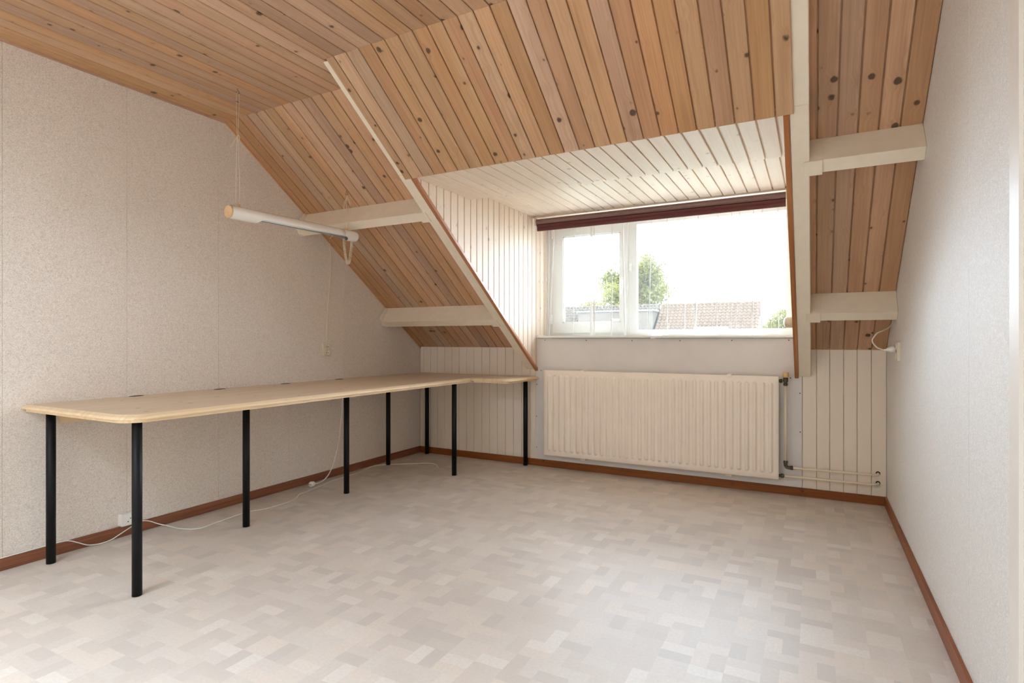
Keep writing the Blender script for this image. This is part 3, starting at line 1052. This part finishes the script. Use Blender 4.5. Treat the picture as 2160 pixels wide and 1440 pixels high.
mb.obj('front_panel', 'radiator_enamel', ra)
MB().box(RX_0 + 0.006, RX_1 - 0.006, RY + 0.050, RY + 0.066, RZ_0 + 0.004, RZ_1 - 0.004, 0.002).obj('rear_panel', 'radiator_enamel', ra)
fin = MB()
for k in range(60):
    x = RX_0 + 0.04 + k * (RX_1 - RX_0 - 0.08) / 59
    fin.box(x, x + 0.003, RY + 0.016, RY + 0.050, RZ_0 + 0.03, RZ_1 - 0.03)
fin.obj('convector_fins', 'radiator_enamel', ra)
for x in (1.676, 2.774):
    MB().box(x - 0.014, x + 0.014, RY - 0.004, RY + 0.095, RZ_1 - 0.010, RZ_1 + 0.006, 0.002).obj('bracket_clip', 'radiator_enamel', ra)
    MB().box(x - 0.030, x + 0.010, -0.060, -0.0045, RZ_0 - 0.024, RZ_0 + 0.02, 0.002).obj('wall_bracket', 'radiator_enamel', ra)
# valve with yellowed knob
va = empty('radiator_valve', (3.13, -0.075, 0.80), 'dark brass radiator valve with a yellowed knob', 'valve')
MB().tube([(3.088, -0.075, 0.782), (3.112, -0.075, 0.782)], [0.011, 0.011], 12).lathe([(0.013, -0.006), (0.015, 0), (0.013, 0.006)], (3.104, -0.075, 0.782), (1, 0, 0), 12).obj('union_nut', 'old_brass', va)
MB().lathe([(0.011, -0.042), (0.014, -0.038), (0.014, -0.026), (0.010, -0.024), (0.016, -0.012), (0.017, 0.004), (0.014, 0.012)], (3.131, -0.075, 0.792), (0, 0, 1), 14).obj('valve_body', 'old_brass', va)
MB().lathe([(0.016, 0), (0.0185, 0.003), (0.020, 0.030), (0.017, 0.036), (0.010, 0.038)], (3.131, -0.075, 0.805), (0, 0, 1), 18).obj('knob', 'yellowed_plastic', va)

def elbow(mb, c, r=0.0125):
    mb.lathe([(r, -0.012), (r * 1.2, -0.008), (r * 1.2, 0.004), (r, 0.008)], c, (0, 0, 1), 12)

p1 = empty('heating_pipe', (3.14, -0.065, 0.2), 'upper cream heating pipe dropping from the valve and turning into the wall', 'pipe', 'heating pipes beside the radiator')
MB().tube([(3.131, -0.075, 0.752), (3.131, -0.072, 0.50), (3.131, -0.070, 0.228)], 0.0078, 12).obj('vertical_run', 'pipe_enamel', p1)
MB().tube(cm([(3.131, -0.070, 0.235), (3.131, -0.070, 0.212), (3.137, -0.070, 0.200), (3.150, -0.070, 0.197), (3.172, -0.070, 0.197)], 4), 0.0115, 12).lathe(
    [(0.0115, -0.010), (0.0145, -0.008), (0.0145, 0.008), (0.0115, 0.010)], (3.131, -0.070, 0.232), (0, 0, 1), 12).lathe(
    [(0.0115, -0.010), (0.0145, -0.008), (0.0145, 0.008), (0.0115, 0.010)], (3.166, -0.070, 0.197), (1, 0, 0), 12).obj('elbow_fitting', 'old_brass', p1)
MB().tube(cm([(3.170, -0.070, 0.197), (3.40, -0.066, 0.1985), (3.600, -0.060, 0.200), (3.640, -0.054, 0.200), (3.660, -0.036, 0.200), (3.664, -0.014, 0.200), (3.664, 0.004, 0.200)], 5), 0.0078, 12).obj('horizontal_run', 'pipe_enamel', p1)
MB().lathe([(0.013, 0), (0.013, 0.002)], (3.664, -0.0005, 0.201), (0, -1, 0), 14).obj('wall_hole', 'dark_slot', p1)
p2 = empty('heating_pipe', (3.11, -0.065, 0.136), 'lower cream heating pipe running from the radiator foot into the wall', 'pipe', 'heating pipes beside the radiator')
MB().tube([(3.086, -0.072, 0.138), (3.122, -0.070, 0.138)], 0.010, 12).lathe([(0.010, -0.010), (0.0145, -0.008), (0.0145, 0.008), (0.010, 0.010)], (3.110, -0.070, 0.138), (1, 0, 0), 12).obj('union_nut', 'old_brass', p2)
MB().tube(cm([(3.118, -0.070, 0.138), (3.40, -0.066, 0.138), (3.600, -0.060, 0.138), (3.640, -0.054, 0.138), (3.660, -0.036, 0.138), (3.664, -0.014, 0.138), (3.664, 0.004, 0.138)], 5), 0.0078, 12).obj('horizontal_run', 'pipe_enamel', p2)
MB().lathe([(0.013, 0), (0.013, 0.002)], (3.664, -0.0005, 0.139), (0, -1, 0), 14).obj('wall_hole', 'dark_slot', p2)

# ================================================================== DESK
dk = empty('corner_desk', (0.45, -1.5, 0.0), 'long pale pine corner desk on black tubular legs along the papered wall', 'desk')
ZT = 0.755

def rounded(poly, radii, n=7):
    out = []
    for i, p in enumerate(poly):
        r = radii[i]
        if r <= 0:
            out.append(p)
            continue
        a, b, c = Vector(poly[i - 1]), Vector(p), Vector(poly[(i + 1) % len(poly)])
        e1, e2 = (a - b).normalized(), (c - b).normalized()
        s, e = b + e1 * r, b + e2 * r
        ctr = b + (e1 + e2) * r
        a0 = math.atan2(s.y - ctr.y, s.x - ctr.x)
        a1 = math.atan2(e.y - ctr.y, e.x - ctr.x)
        while a1 - a0 > PI:
            a1 -= 2 * PI
        while a1 - a0 < -PI:
            a1 += 2 * PI
        for k in range(n + 1):
            an = a0 + (a1 - a0) * k / n
            out.append((ctr.x + r * math.cos(an), ctr.y + r * math.sin(an)))
    return out


def top_mesh(name, poly, edge, parent):
    """flat worktop and, round its rim, a moulding that slopes outward and down"""
    ins = inset(poly, edge)
    n = len(poly)
    mb = MB()
    mb.add([(*p, ZT) for p in ins], [tuple(range(n))])
    mb.add([(*p, ZT - 0.020) for p in ins], [tuple(reversed(range(n)))])
    o = mb.obj(name, 'desk_pine', parent)
    mb = MB()
    rings = [(ins, ZT), (inset(poly, 0.004), ZT - 0.010), (poly, ZT - 0.016), (poly, ZT - 0.020), (inset(poly, 0.014), ZT - 0.0215), (inset(poly, 0.014), ZT - 0.034), (inset(poly, 0.036), ZT - 0.034), (inset(poly, 0.036), ZT - 0.020)]
    vs = [(*p, z) for r, z in rings for p in r]
    fs = []
    for k in range(len(rings) - 1):
        for i in range(n):
            j = (i + 1) % n
            fs.append((k * n + j, k * n + i, (k + 1) * n + i, (k + 1) * n + j))
    mb.add(vs, fs)
    mb.obj('edge_moulding', 'desk_edge_pine', o)
    return o


long_poly = rounded([(0.002, -3.062), (0.888, -3.062), (0.888, -0.003), (0.002, -0.003)], [0.0, 0.11, 0, 0])
top_mesh('desktop', long_poly, 0.020, dk)
ret_poly = rounded([(0.889, -0.500), (1.228, -0.500), (1.252, -0.006), (0.889, -0.006)], [0, 0.065, 0, 0])
top_mesh('return_desktop', ret_poly, 0.020, dk)
for x, y in ((0.102, -2.985), (0.822, -2.985), (0.453, -2.20), (0.449, -1.415), (0.113, -0.588), (0.118, -0.052), (0.814, -0.631), (1.147, -0.052)):
    l = MB().cyl((x, y, 0.001), (x, y, ZT - 0.0215), 0.0190, n=20).obj('leg', 'black_metal', dk)
    MB().lathe([(0.030, 0), (0.030, 0.003), (0.020, 0.005)], (x, y, ZT - 0.0255), (0, 0, 1), 16).obj('mounting_plate', 'black_metal', l)
MB().box(0.045, 0.063, -2.930, -0.20, 0.652, 0.734, 0.002).obj('apron_batten', 'desk_edge_pine', dk)
for y in (-2.573, -2.085, -1.59, -1.085):
    mb = MB()
    pl = [(0.050 + 0.020 * math.cos(a * PI / 8), y + 0.038 * math.sin(a * PI / 8)) for a in range(16)]
    mb.slab(pl, ZT - 0.004, ZT + 0.0012)
    mb.obj('cable_grommet', 'dark_slot', dk)

# ================================================================== HANGING LAMP
lp = empty('hanging_lamp', (0.50, -1.87, 1.76), 'white tubular fluorescent lamp hung on strings over the desk', 'lamp')
LY0, LY1, LR = -2.338, -1.405, 0.0365
def lx(y):
    t = (y - LY0) / (LY1 - LY0)
    return Vector((0.498 + 0.022 * t, y, 1.757 + 0.010 * t))
def cut(y):
    """half-angle of the light slot, measured from straight down"""
    a, b, e = -2.175, -1.485, 0.045
    if y <= a or y >= b:
        return 0.0
    t = min(1.0, (y - a) / e, (b - y) / e)
    return math.radians(66) * math.sqrt(max(0.0, 1 - (1 - t) ** 2))
ring_y = [LY0, LY0 + 0.004] + [LY0 + 0.02 + k * 0.02 for k in range(4)] + [-2.175 - 0.006] + [-2.175 + 0.045 * (k / 8) for k in range(9)]
ring_y += [-2.13 + k * (0.60 / 14) for k in range(1, 15)] + [-1.53 + 0.045 * (k / 8) for k in range(9)] + [-1.485 + 0.006, -1.45, -1.43, -1.42, -1.411, LY1]
NA = 40
mb = MB()
for rr, flip in ((LR, False), (LR - 0.002, True)):
    vs = []
    for y in ring_y:
        c = lx(y)
        r = rr
        if y > -1.425:
            r = rr * (0.985 if y < -1.41 else 0.90)
        h = cut(y)
        for k in range(NA + 1):
            an = h + (2 * PI - 2 * h) * k / NA          # from straight down, turning through +x
            vs.append((c.x + r * math.sin(an), c.y, c.z - r * math.cos(an)))
    fs = []
    for i in range(len(ring_y) - 1):
        for k in range(NA):
            a = i * (NA + 1) + k
            q = (a, a + 1, a + NA + 2, a + NA + 1)
            fs.append(q if flip else q[::-1])
    mb.add(vs, fs, True)
mb.obj('housing', 'lamp_white', lp)
c0, c1 = lx(LY0), lx(LY1)
MB().lathe([(LR * 0.955, 0.0), (LR * 0.955, 0.010), (LR * 0.90, 0.013)], c0 + Vector((0, 0.006, 0)), (0, -1, 0), 32).obj('end_cap', 'cork_cap', lp)
MB().lathe([(LR * 0.955, -0.01), (LR * 0.93, 0.0), (LR * 0.6, 0.006), (0.002, 0.008)], c1 - Vector((0, 0.004, 0)), (0, 1, 0), 32).obj('end_cap', 'lamp_white', lp)
mb = MB()
ra_, rb_ = lx(-2.17), lx(-1.49)
vs, fs = [], []
for i, p in enumerate((ra_, rb_)):
    for k in range(9):
        an = math.radians(66 + (360 - 132) * k / 8)
        vs.append((p.x + 0.031 * math.sin(an), p.y, p.z - 0.031 * math.cos(an)))
for k in range(8):
    fs.append((k, k + 1, 9 + k + 1, 9 + k))
mb.add(vs, fs, True)
mb.obj('reflector', 'lamp_reflector', lp)
MB().tube([lx(-2.20) - Vector((0, 0, 0.002)), lx(-1.46) - Vector((0, 0, 0.002))], 0.013, 14).obj('fluorescent_tube', 'fluorescent_glass', lp)
# suspension: front pair from a hook in the flat ceiling, rear one from the slope
for nm, base, top, hk in (('front', lx(-2.287), Vector((0.497, -2.287, ZC)), 1), ('rear', lx(-1.487), slope_pt(0.521, 0, 0), 2)):
    if hk == 2:
        top = Vector((0.521, -1.488, zoff(-1.488, 0.0)))
    b = base + Vector((0, 0, LR))
    MB().tube(cm([top + Vector((0, 0, 0.006)), top + Vector((0, 0, -0.010)), top + Vector((0.006, 0.004, -0.016)), top + Vector((0.006, 0.006, -0.024)), top + Vector((0, 0.002, -0.029)),
                  top + Vector((-0.006, -0.002, -0.024)), top + Vector((-0.005, -0.003, -0.017))], 4), 0.0014, 6).obj('ceiling_hook', 'screw_metal', lp)
    for dx in (-0.010, 0.010):
        MB().lathe([(0.005, -0.004), (0.006, 0.002), (0.0055, 0.012), (0.002, 0.015)], b + Vector((0, dx, 0.0)), (0, 0, 1), 10).obj('string_bush', 'yellowed_plastic', lp)
    kn = top + (b - top) * 0.42
    hook = top + Vector((0, 0.002, -0.028))
    if hk == 1:
        for dx in (-0.010, 0.010):
            MB().tube(cm([b + Vector((0, dx, 0.014)), b + Vector((0.001, dx * 1.1, 0.14)), kn + Vector((0, dx * 0.35, 0)), hook + Vector((0, dx * 0.9, -0.02)), hook], 6), 0.0011, 6).obj('string', 'cotton_string', lp)
        MB().tube(cm([kn + Vector((0, 0.004, 0.02)), kn + Vector((0.004, 0.010, 0.004)), kn + Vector((0, 0.004, -0.02)), kn + Vector((0, -0.003, 0)), kn + Vector((0, 0.004, 0.02))], 5), 0.0018, 6).obj('knot', 'cotton_string', lp)
        for e in ((-0.022, -0.055), (-0.030, -0.06)):
            MB().tube(cm([kn + Vector((0, 0, 0.004)), kn + Vector((-0.004, e[0] * 0.55, -0.016)), kn + Vector((-0.008, e[0] * 1.3, e[1]))], 5), 0.0011, 6).obj('string', 'cotton_string', lp)
    else:
        for dx in (-0.004, 0.008):
            MB().tube(cm([b + Vector((0, dx, 0.014)), b + Vector((0, dx * 0.6, 0.09)), kn + Vector((0, 0, -0.02)), hook], 6), 0.0011, 6).obj('string', 'cotton_string', lp)
        for lo in ([(0, 0, -0.02), (0.004, 0.020, -0.045), (0.0, 0.018, -0.085), (-0.004, -0.004, -0.10), (0, -0.030, -0.085), (0.002, -0.024, -0.050), (0, -0.004, -0.022)],
                   [(0, 0, 0.0), (0.004, 0.030, -0.060), (0.006, 0.026, -0.125), (0.004, 0.004, -0.140)],
                   [(0, 0, -0.005), (0, -0.012, -0.040), (0, -0.026, -0.090)],
                   [(0, 0.002, -0.005), (0, -0.012, -0.055), (-0.003, -0.040, -0.130), (-0.003, -0.030, -0.160), (0, -0.004, -0.150)]):
            MB().tube(cm([hook + Vector(q) for q in lo], 6), 0.0011, 6).obj('string', 'cotton_string', lp)
# coiled flex hanging in a loop from the rear end
path = cm([(0.520, -1.511, 1.737), (0.520, -1.508, 1.690), (0.520, -1.499, 1.635), (0.520, -1.487, 1.592), (0.520, -1.474, 1.580), (0.520, -1.461, 1.592), (0.520, -1.450, 1.640), (0.520, -1.441, 1.690), (0.520, -1.438, 1.737)], 30)
hel = []
turns = 44
for i, p in enumerate(path):
    t = i / (len(path) - 1)
    nx = path[min(i + 1, len(path) - 1)] - path[max(i - 1, 0)]
    nx.normalize()
    b = Vector((1, 0, 0))
    c = nx.cross(b)
    an = 2 * PI * turns * t
    hel.append(p + (b * math.cos(an) + c * math.sin(an)) * 0.0075)
fine = []
for i in range(len(path) - 1):
    for k in range(3):
        t = (i + k / 3) / (len(path) - 1)
        p = path[i].lerp(path[i + 1], k / 3)
        nx = (path[i + 1] - path[i]).normalized()
        b = Vector((1, 0, 0))
        c = nx.cross(b)
        an = 2 * PI * turns * t
        fine.append(p + (b * math.cos(an) + c * math.sin(an)) * 0.0078)
MB().tube(fine, 0.0024, 5).obj('coiled_cord', 'cream_plastic', lp)

# ================================================================== SOCKETS AND CABLES
def socket_hole(mb, c, n, u):
    n, u = Vector(n), Vector(u)
    for s in (-1, 1):
        mb.lathe([(0.0026, 0), (0.0026, 0.0006)], Vector(c) + u * s * 0.0095, n, 8)

# double socket on the papered wall
s1 = empty('wall_socket', (0.0, -1.178, 0.985), 'white double socket on the papered wall above the desk', 'socket')
MB().box(0.0, 0.012, -1.214, -1.144, 0.936, 1.034, 0.003).obj('cover_plate', 'cream_plastic', s1)
for z in (1.008, 0.962):
    ro = MB().lathe([(0.0205, 0), (0.0205, 0.010), (0.0185, 0.012), (0.017, 0.008), (0.002, 0.007)], (0.012, -1.174, z), (1, 0, 0), 24).obj('socket_insert', 'cream_plastic', s1)
    mb = MB()
    for dy, dz in ((-0.009, 0.0), (0.009, 0.0)):
        mb.lathe([(0.0032, 0), (0.0032, 0.0012)], (0.0195, -1.174 + dy, z + dz), (1, 0, 0), 10)
    mb.obj('pin_hole', 'dark_slot', ro)
cb = MB()
cb.tube(cm([(0.004, -1.171, 1.034), (0.004, -1.172, 1.08), (0.004, -1.166, 1.20), (0.004, -1.158, 1.32), (0.004, -1.142, 1.46), (0.004, -1.128, 1.60), (0.004, -1.130, 1.70),
            (0.006, -1.140, 1.79), (0.012, -1.150, 1.825), (0.06, -1.185, 1.838), (0.20, -1.29, 1.825), (0.36, -1.41, 1.800), (0.47, -1.475, 1.792), (0.518, -1.485, 1.800)], 8), 0.0027, 7)
cb.obj('power_lead', 'cotton_string', lp)

# surface socket just above the baseboard
s2 = empty('wall_socket', (0.0, -2.602, 0.062), 'low white surface mounted socket at the baseboard behind the front desk leg', 'socket')
MB().box(0.0, 0.036, -2.640, -2.570, 0.058, 0.122, 0.004).obj('body', 'white_plastic', s2)
mb = MB()
for dy, dz in ((0.006, 0.006), (-0.006, -0.010)):
    mb.lathe([(0.0030, 0), (0.0030, 0.0010)], (0.036, -2.602 + dy, 0.090 + dz), (1, 0, 0), 10)
mb.obj('pin_hole', 'dark_slot', s2)

# socket with a plug on the pale wall
s3 = empty('wall_socket', (W, -0.596, 0.995), 'white double socket on the pale wall with a plug in its upper half', 'socket')
MB().box(W - 0.014, W, -0.636, -0.556, 0.944, 1.048, 0.003).obj('cover_plate', 'cream_plastic', s3)
for z in (1.021, 0.969):
    MB().lathe([(0.0205, 0), (0.0205, 0.004), (0.0185, 0.005)], (W - 0.014, -0.596, z), (-1, 0, 0), 20).obj('socket_insert', 'cream_plastic', s3)
lead = empty('power_plug', (W - 0.05, -0.596, 1.01), 'white plug and lead looping from the pale wall socket up to the purlin', 'plug')
MB().lathe([(0.017, 0), (0.017, 0.020), (0.013, 0.026), (0.011, 0.036), (0.006, 0.040), (0.005, 0.052)], (W - 0.0195, -0.596, 1.010), (-1, 0, -0.12), 16).obj('plug_body', 'white_plastic', lead)
MB().tube(cm([(W - 0.068, -0.596, 1.003), (3.625, -0.596, 1.010), (3.606, -0.598, 1.020), (3.586, -0.60, 1.057), (3.608, -0.598, 1.096), (3.640, -0.56, 1.112), (3.668, -0.52, 1.128), (3.690, -0.47, 1.150), (3.700, -0.44, 1.185)], 8), 0.0034, 8).obj('lead', 'cream_plastic', lead)

# lead with a loose plug hanging from under the desk
pl = empty('loose_plug', (0.112, -1.42, 0.0), 'white plug lying on the floor on a lead hanging from the desk', 'plug')
MB().tube(cm([(0.10, -1.100, 0.708), (0.10, -1.103, 0.61), (0.10, -1.112, 0.50), (0.10, -1.124, 0.394), (0.10, -1.142, 0.285), (0.10, -1.173, 0.185), (0.10, -1.206, 0.105), (0.10, -1.250, 0.048), (0.104, -1.305, 0.020), (0.108, -1.355, 0.016), (0.110, -1.388, 0.018)], 8), 0.0036, 8).obj('lead', 'white_plastic', pl)
ax = Vector((0.1, -1, 0.10)).normalized()
pb = Vector((0.110, -1.385, 0.0195))
MB().lathe([(0.005, -0.014), (0.007, 0.0), (0.011, 0.004), (0.018, 0.014), (0.0188, 0.040), (0.0175, 0.044)], pb, ax, 18).obj('plug_body', 'white_plastic', pl)
mb = MB()
for s in (-1, 1):
    q = pb + ax * 0.043 + Vector((1, 0.1, 0)).normalized() * s * 0.0095
    mb.tube([q, q + ax * 0.019], 0.0024, 8)
mb.obj('pin', 'lamp_reflector', pl)

# thin lead running along the baseboard
zb = HB + 0.003
MB().tube(cm([(0.009, -3.30, zb), (0.009, -3.10, zb), (0.009, -2.98, zb + 0.001), (0.010, -2.90, zb + 0.001), (0.016, -2.866, 0.053), (0.019, -2.83, 0.032), (0.024, -2.79, 0.010), (0.036, -2.74, 0.004), (0.030, -2.69, 0.006), (0.021, -2.648, 0.017),
              (0.018, -2.589, 0.040), (0.017, -2.55, 0.054), (0.017, -2.515, 0.056), (0.018, -2.48, 0.042), (0.024, -2.445, 0.020), (0.075, -2.41, 0.004), (0.174, -2.405, 0.004), (0.262, -2.355, 0.004), (0.250, -2.24, 0.004),
              (0.232, -2.034, 0.004), (0.272, -1.933, 0.004), (0.279, -1.792, 0.004), (0.262, -1.69, 0.004), (0.195, -1.60, 0.004), (0.185, -1.52, 0.004), (0.15, -1.36, 0.004), (0.115, -1.226, 0.004),
              (0.105, -1.06, 0.004), (0.095, -0.907, 0.004), (0.050, -0.74, 0.004), (0.070, -0.645, 0.004), (0.211, -0.514, 0.004), (0.37, -0.40, 0.004), (0.46, -0.395, 0.004), (0.55, -0.48, 0.004)], 8), 0.0027, 7).obj(
    'floor_cable', 'white_plastic', None, label='thin white cable snaking along the baseboard under the desk', cat='cable')

# ================================================================== OUTSIDE
def roof_tiles(name, x0, x1, yr, zr, rows, mat, parent, pitch_deg=42, tw=0.24, row=0.30):
    """rows of rolled tiles falling from the ridge at (yr, zr) towards the viewer"""
    c, s = math.cos(math.radians(pitch_deg)), math.sin(math.radians(pitch_deg))
    mb = MB()
    nx = int((x1 - x0) / tw)
    per = 6
    prof = [0.0, 0.035, 0.060, 0.045, 0.012, 0.0]
    for r in range(rows):
        vs, fs = [], []
        m = nx * per + 1
        for e, lift in ((r * row, 0.012), ((r + 1) * row + 0.03, 0.050)):
            for i in range(m):
                x = x0 + i * (x1 - x0) / (m - 1)
                h = prof[i % per] * 1.5 + lift
                vs.append((x, yr - e * c - h * s, zr - e * s + h * c))
        for i in range(m):
            x = x0 + i * (x1 - x0) / (m - 1)
            e = (r + 1) * row + 0.03
            vs.append((x, yr - e * c, zr - e * s - 0.01))
        for k in range(2):
            for i in range(m - 1):
                fs.append((k * m + i, k * m + i + 1, (k + 1) * m + i + 1, (k + 1) * m + i))
        mb.add(vs, fs)
    return mb.obj(name, mat, parent, kind='stuff')


YR, ZR = 34.0, 3.365
XG, XJ, XL = 0.40, -5.76, -12.9
def house(x0, x1, mat, label, tiles_label):
    h = empty('house', (0.5 * (x0 + x1), YR, -5.0), label, 'house')
    MB().box(x0, x1, YR - 4.2, YR + 4.2, -5.0, -0.45).obj('wall', 'facade_grey', h)
    MB().prism_x([(YR, ZR - 0.05), (YR + 4.5, ZR - 4.1), (YR - 4.5, ZR - 4.1)], x0, x1).obj('gable_core', 'facade_grey', h)
    roof_tiles('roof_tiles', x0, x1, YR, ZR, 16, mat, h)
    n = int((x1 - x0) / 0.42)
    for k in range(n):
        a = x0 + k * (x1 - x0) / n
        MB().tube([(a, YR, ZR + 0.02), (a + (x1 - x0) / n + 0.03, YR, ZR + 0.035)], [0.10, 0.115], 8).obj('ridge_tile', mat, h)
    return h


h1 = house(XJ, XG, 'roof_tile_brown', 'tiled brownish house roof seen through the fixed pane', '')
vg = MB()
vg.prism_x([(YR, ZR + 0.06), (YR - 3.6, ZR - 3.18), (YR - 3.6, ZR - 3.42), (YR, ZR - 0.20)], XG + 0.0, XG + 0.06)
vg.obj('verge_board', 'outdoor_white', h1)
# roof window with white frame on the brownish roof
wz = 1.86
MB().box(-3.05, -1.12, YR - 3.15, YR - 1.6, 0.5, wz - 0.06).obj('dormer_box', 'facade_grey', h1)
fr = MB()
for a, b, c, d in ((-3.05, -1.12, wz - 0.16, wz - 0.02), (-3.05, -2.93, 0.5, wz - 0.16), (-1.24, -1.12, 0.5, wz - 0.16), (-2.14, -2.04, 0.5, wz - 0.16)):
    fr.box(a, b, YR - 3.24, YR - 3.13, c, d)
fr.obj('window_frame', 'outdoor_white', h1)
MB().box(-2.95, -1.22, YR - 3.19, YR - 3.16, 0.5, wz - 0.16).obj('window_pane', 'outdoor_glass', h1)
h2 = house(XL, XJ - 0.12, 'roof_tile_grey', 'grey tiled house roof with a long flat dormer behind the sash', '')
MB().box(-11.0, -5.88, YR - 1.9, YR - 0.6, 1.70, 2.98).obj('flat_dormer', 'facade_grey', h2)
MB().box(-11.1, -5.78, YR - 2.0, YR - 0.5, 2.94, 3.03).obj('dormer_roof', 'outdoor_white', h2)
ac = MB().box(-8.1, -7.45, YR - 3.3, YR - 2.5, 1.55, 2.42)
ac.obj('vent_box', 'outdoor_white', h2)
tag(MB().box(-90, 90, 6, 140, -5.2, -5.0).obj('ground', 'pale_paving'), 'pale paved ground far below outside the window', 'ground', None, 'structure')


def tree(name, base, h, rx, rz, cz, nleaf, mat, label, seed, lsize=0.16, sparse=False):
    rd = random.Random(seed)
    t = empty(name, base, label, 'tree', 'trees beyond the roofs')
    b = Vector(base)
    tr = MB()
    tr.tube([b, b + Vector((0.1, 0, h * 0.4)), b + Vector((0, 0.1, h * 0.97))], [0.26, 0.19, 0.03], 8)
    tips = []
    for k in range(26):
        zz = h * (0.38 + 0.56 * rd.random())
        an = rd.random() * 2 * PI
        reach = rx * (1.0 - 0.75 * max(0, (zz - cz) / (h - cz + 0.01))) * (0.6 + 0.4 * rd.random())
        p0 = b + Vector((0.05, 0.05, zz * 0.82))
        p1 = b + Vector((math.cos(an) * reach * 0.5, math.sin(an) * reach * 0.5, zz))
        p2 = b + Vector((math.cos(an) * reach, math.sin(an) * reach, zz + 0.10 * h))
        tr.tube([p0, p1, p2], [0.07, 0.04, 0.012], 5)
        tips += [p1, p1.lerp(p2, 0.5), p2]
    tr.obj('trunk', 'bark', t)
    lf = MB()
    for k in range(nleaf):
        if sparse:
            c = tips[rd.randrange(len(tips))] + Vector((rd.gauss(0, 0.42), rd.gauss(0, 0.42), rd.gauss(0.1, 0.48)))
        else:
            while True:
                q = Vector((rd.uniform(-1, 1), rd.uniform(-1, 1), rd.uniform(-1, 1)))
                if 0.35 < q.length < 1:
                    break
            c = b + Vector((q.x * rx, q.y * rx, cz + q.z * rz))
        u = Vector((rd.gauss(0, 1), rd.gauss(0, 1), rd.gauss(0, 1))).normalized()
        w = u.orthogonal().normalized()
        s = lsize * rd.uniform(0.6, 1.3)
        lf.add([c - u * s, c + w * s * 0.5, c + u * s, c - w * s * 0.5], [(0, 1, 2, 3)])
    lf.obj('foliage', mat, t, kind='stuff')
    return t


tree('tree', (-13.6, 55, -5.0), 13.6, 7.6, 4.6, 6.2, 18000, 'leaf_spring', 'tall sparse spring tree rising behind the roofs', 3, 0.19, True)
tree('tree', (-23.3, 69, -5.0), 11.6, 3.2, 2.5, 9.0, 4500, 'leaf_yellow', 'round yellow green treetop behind the grey roof', 5, 0.17)
tree('tree', (-1.2, 70, -5.0), 8.0, 2.8, 2.2, 5.9, 4500, 'leaf_spring', 'low green treetop beside the gable end', 8, 0.18)
tree('tree', (1.0, 64, -5.0), 9.6, 2.5, 2.5, 7.0, 4500, 'leaf_spring', 'green treetop half hidden by the round beige fitting', 9, 0.18)
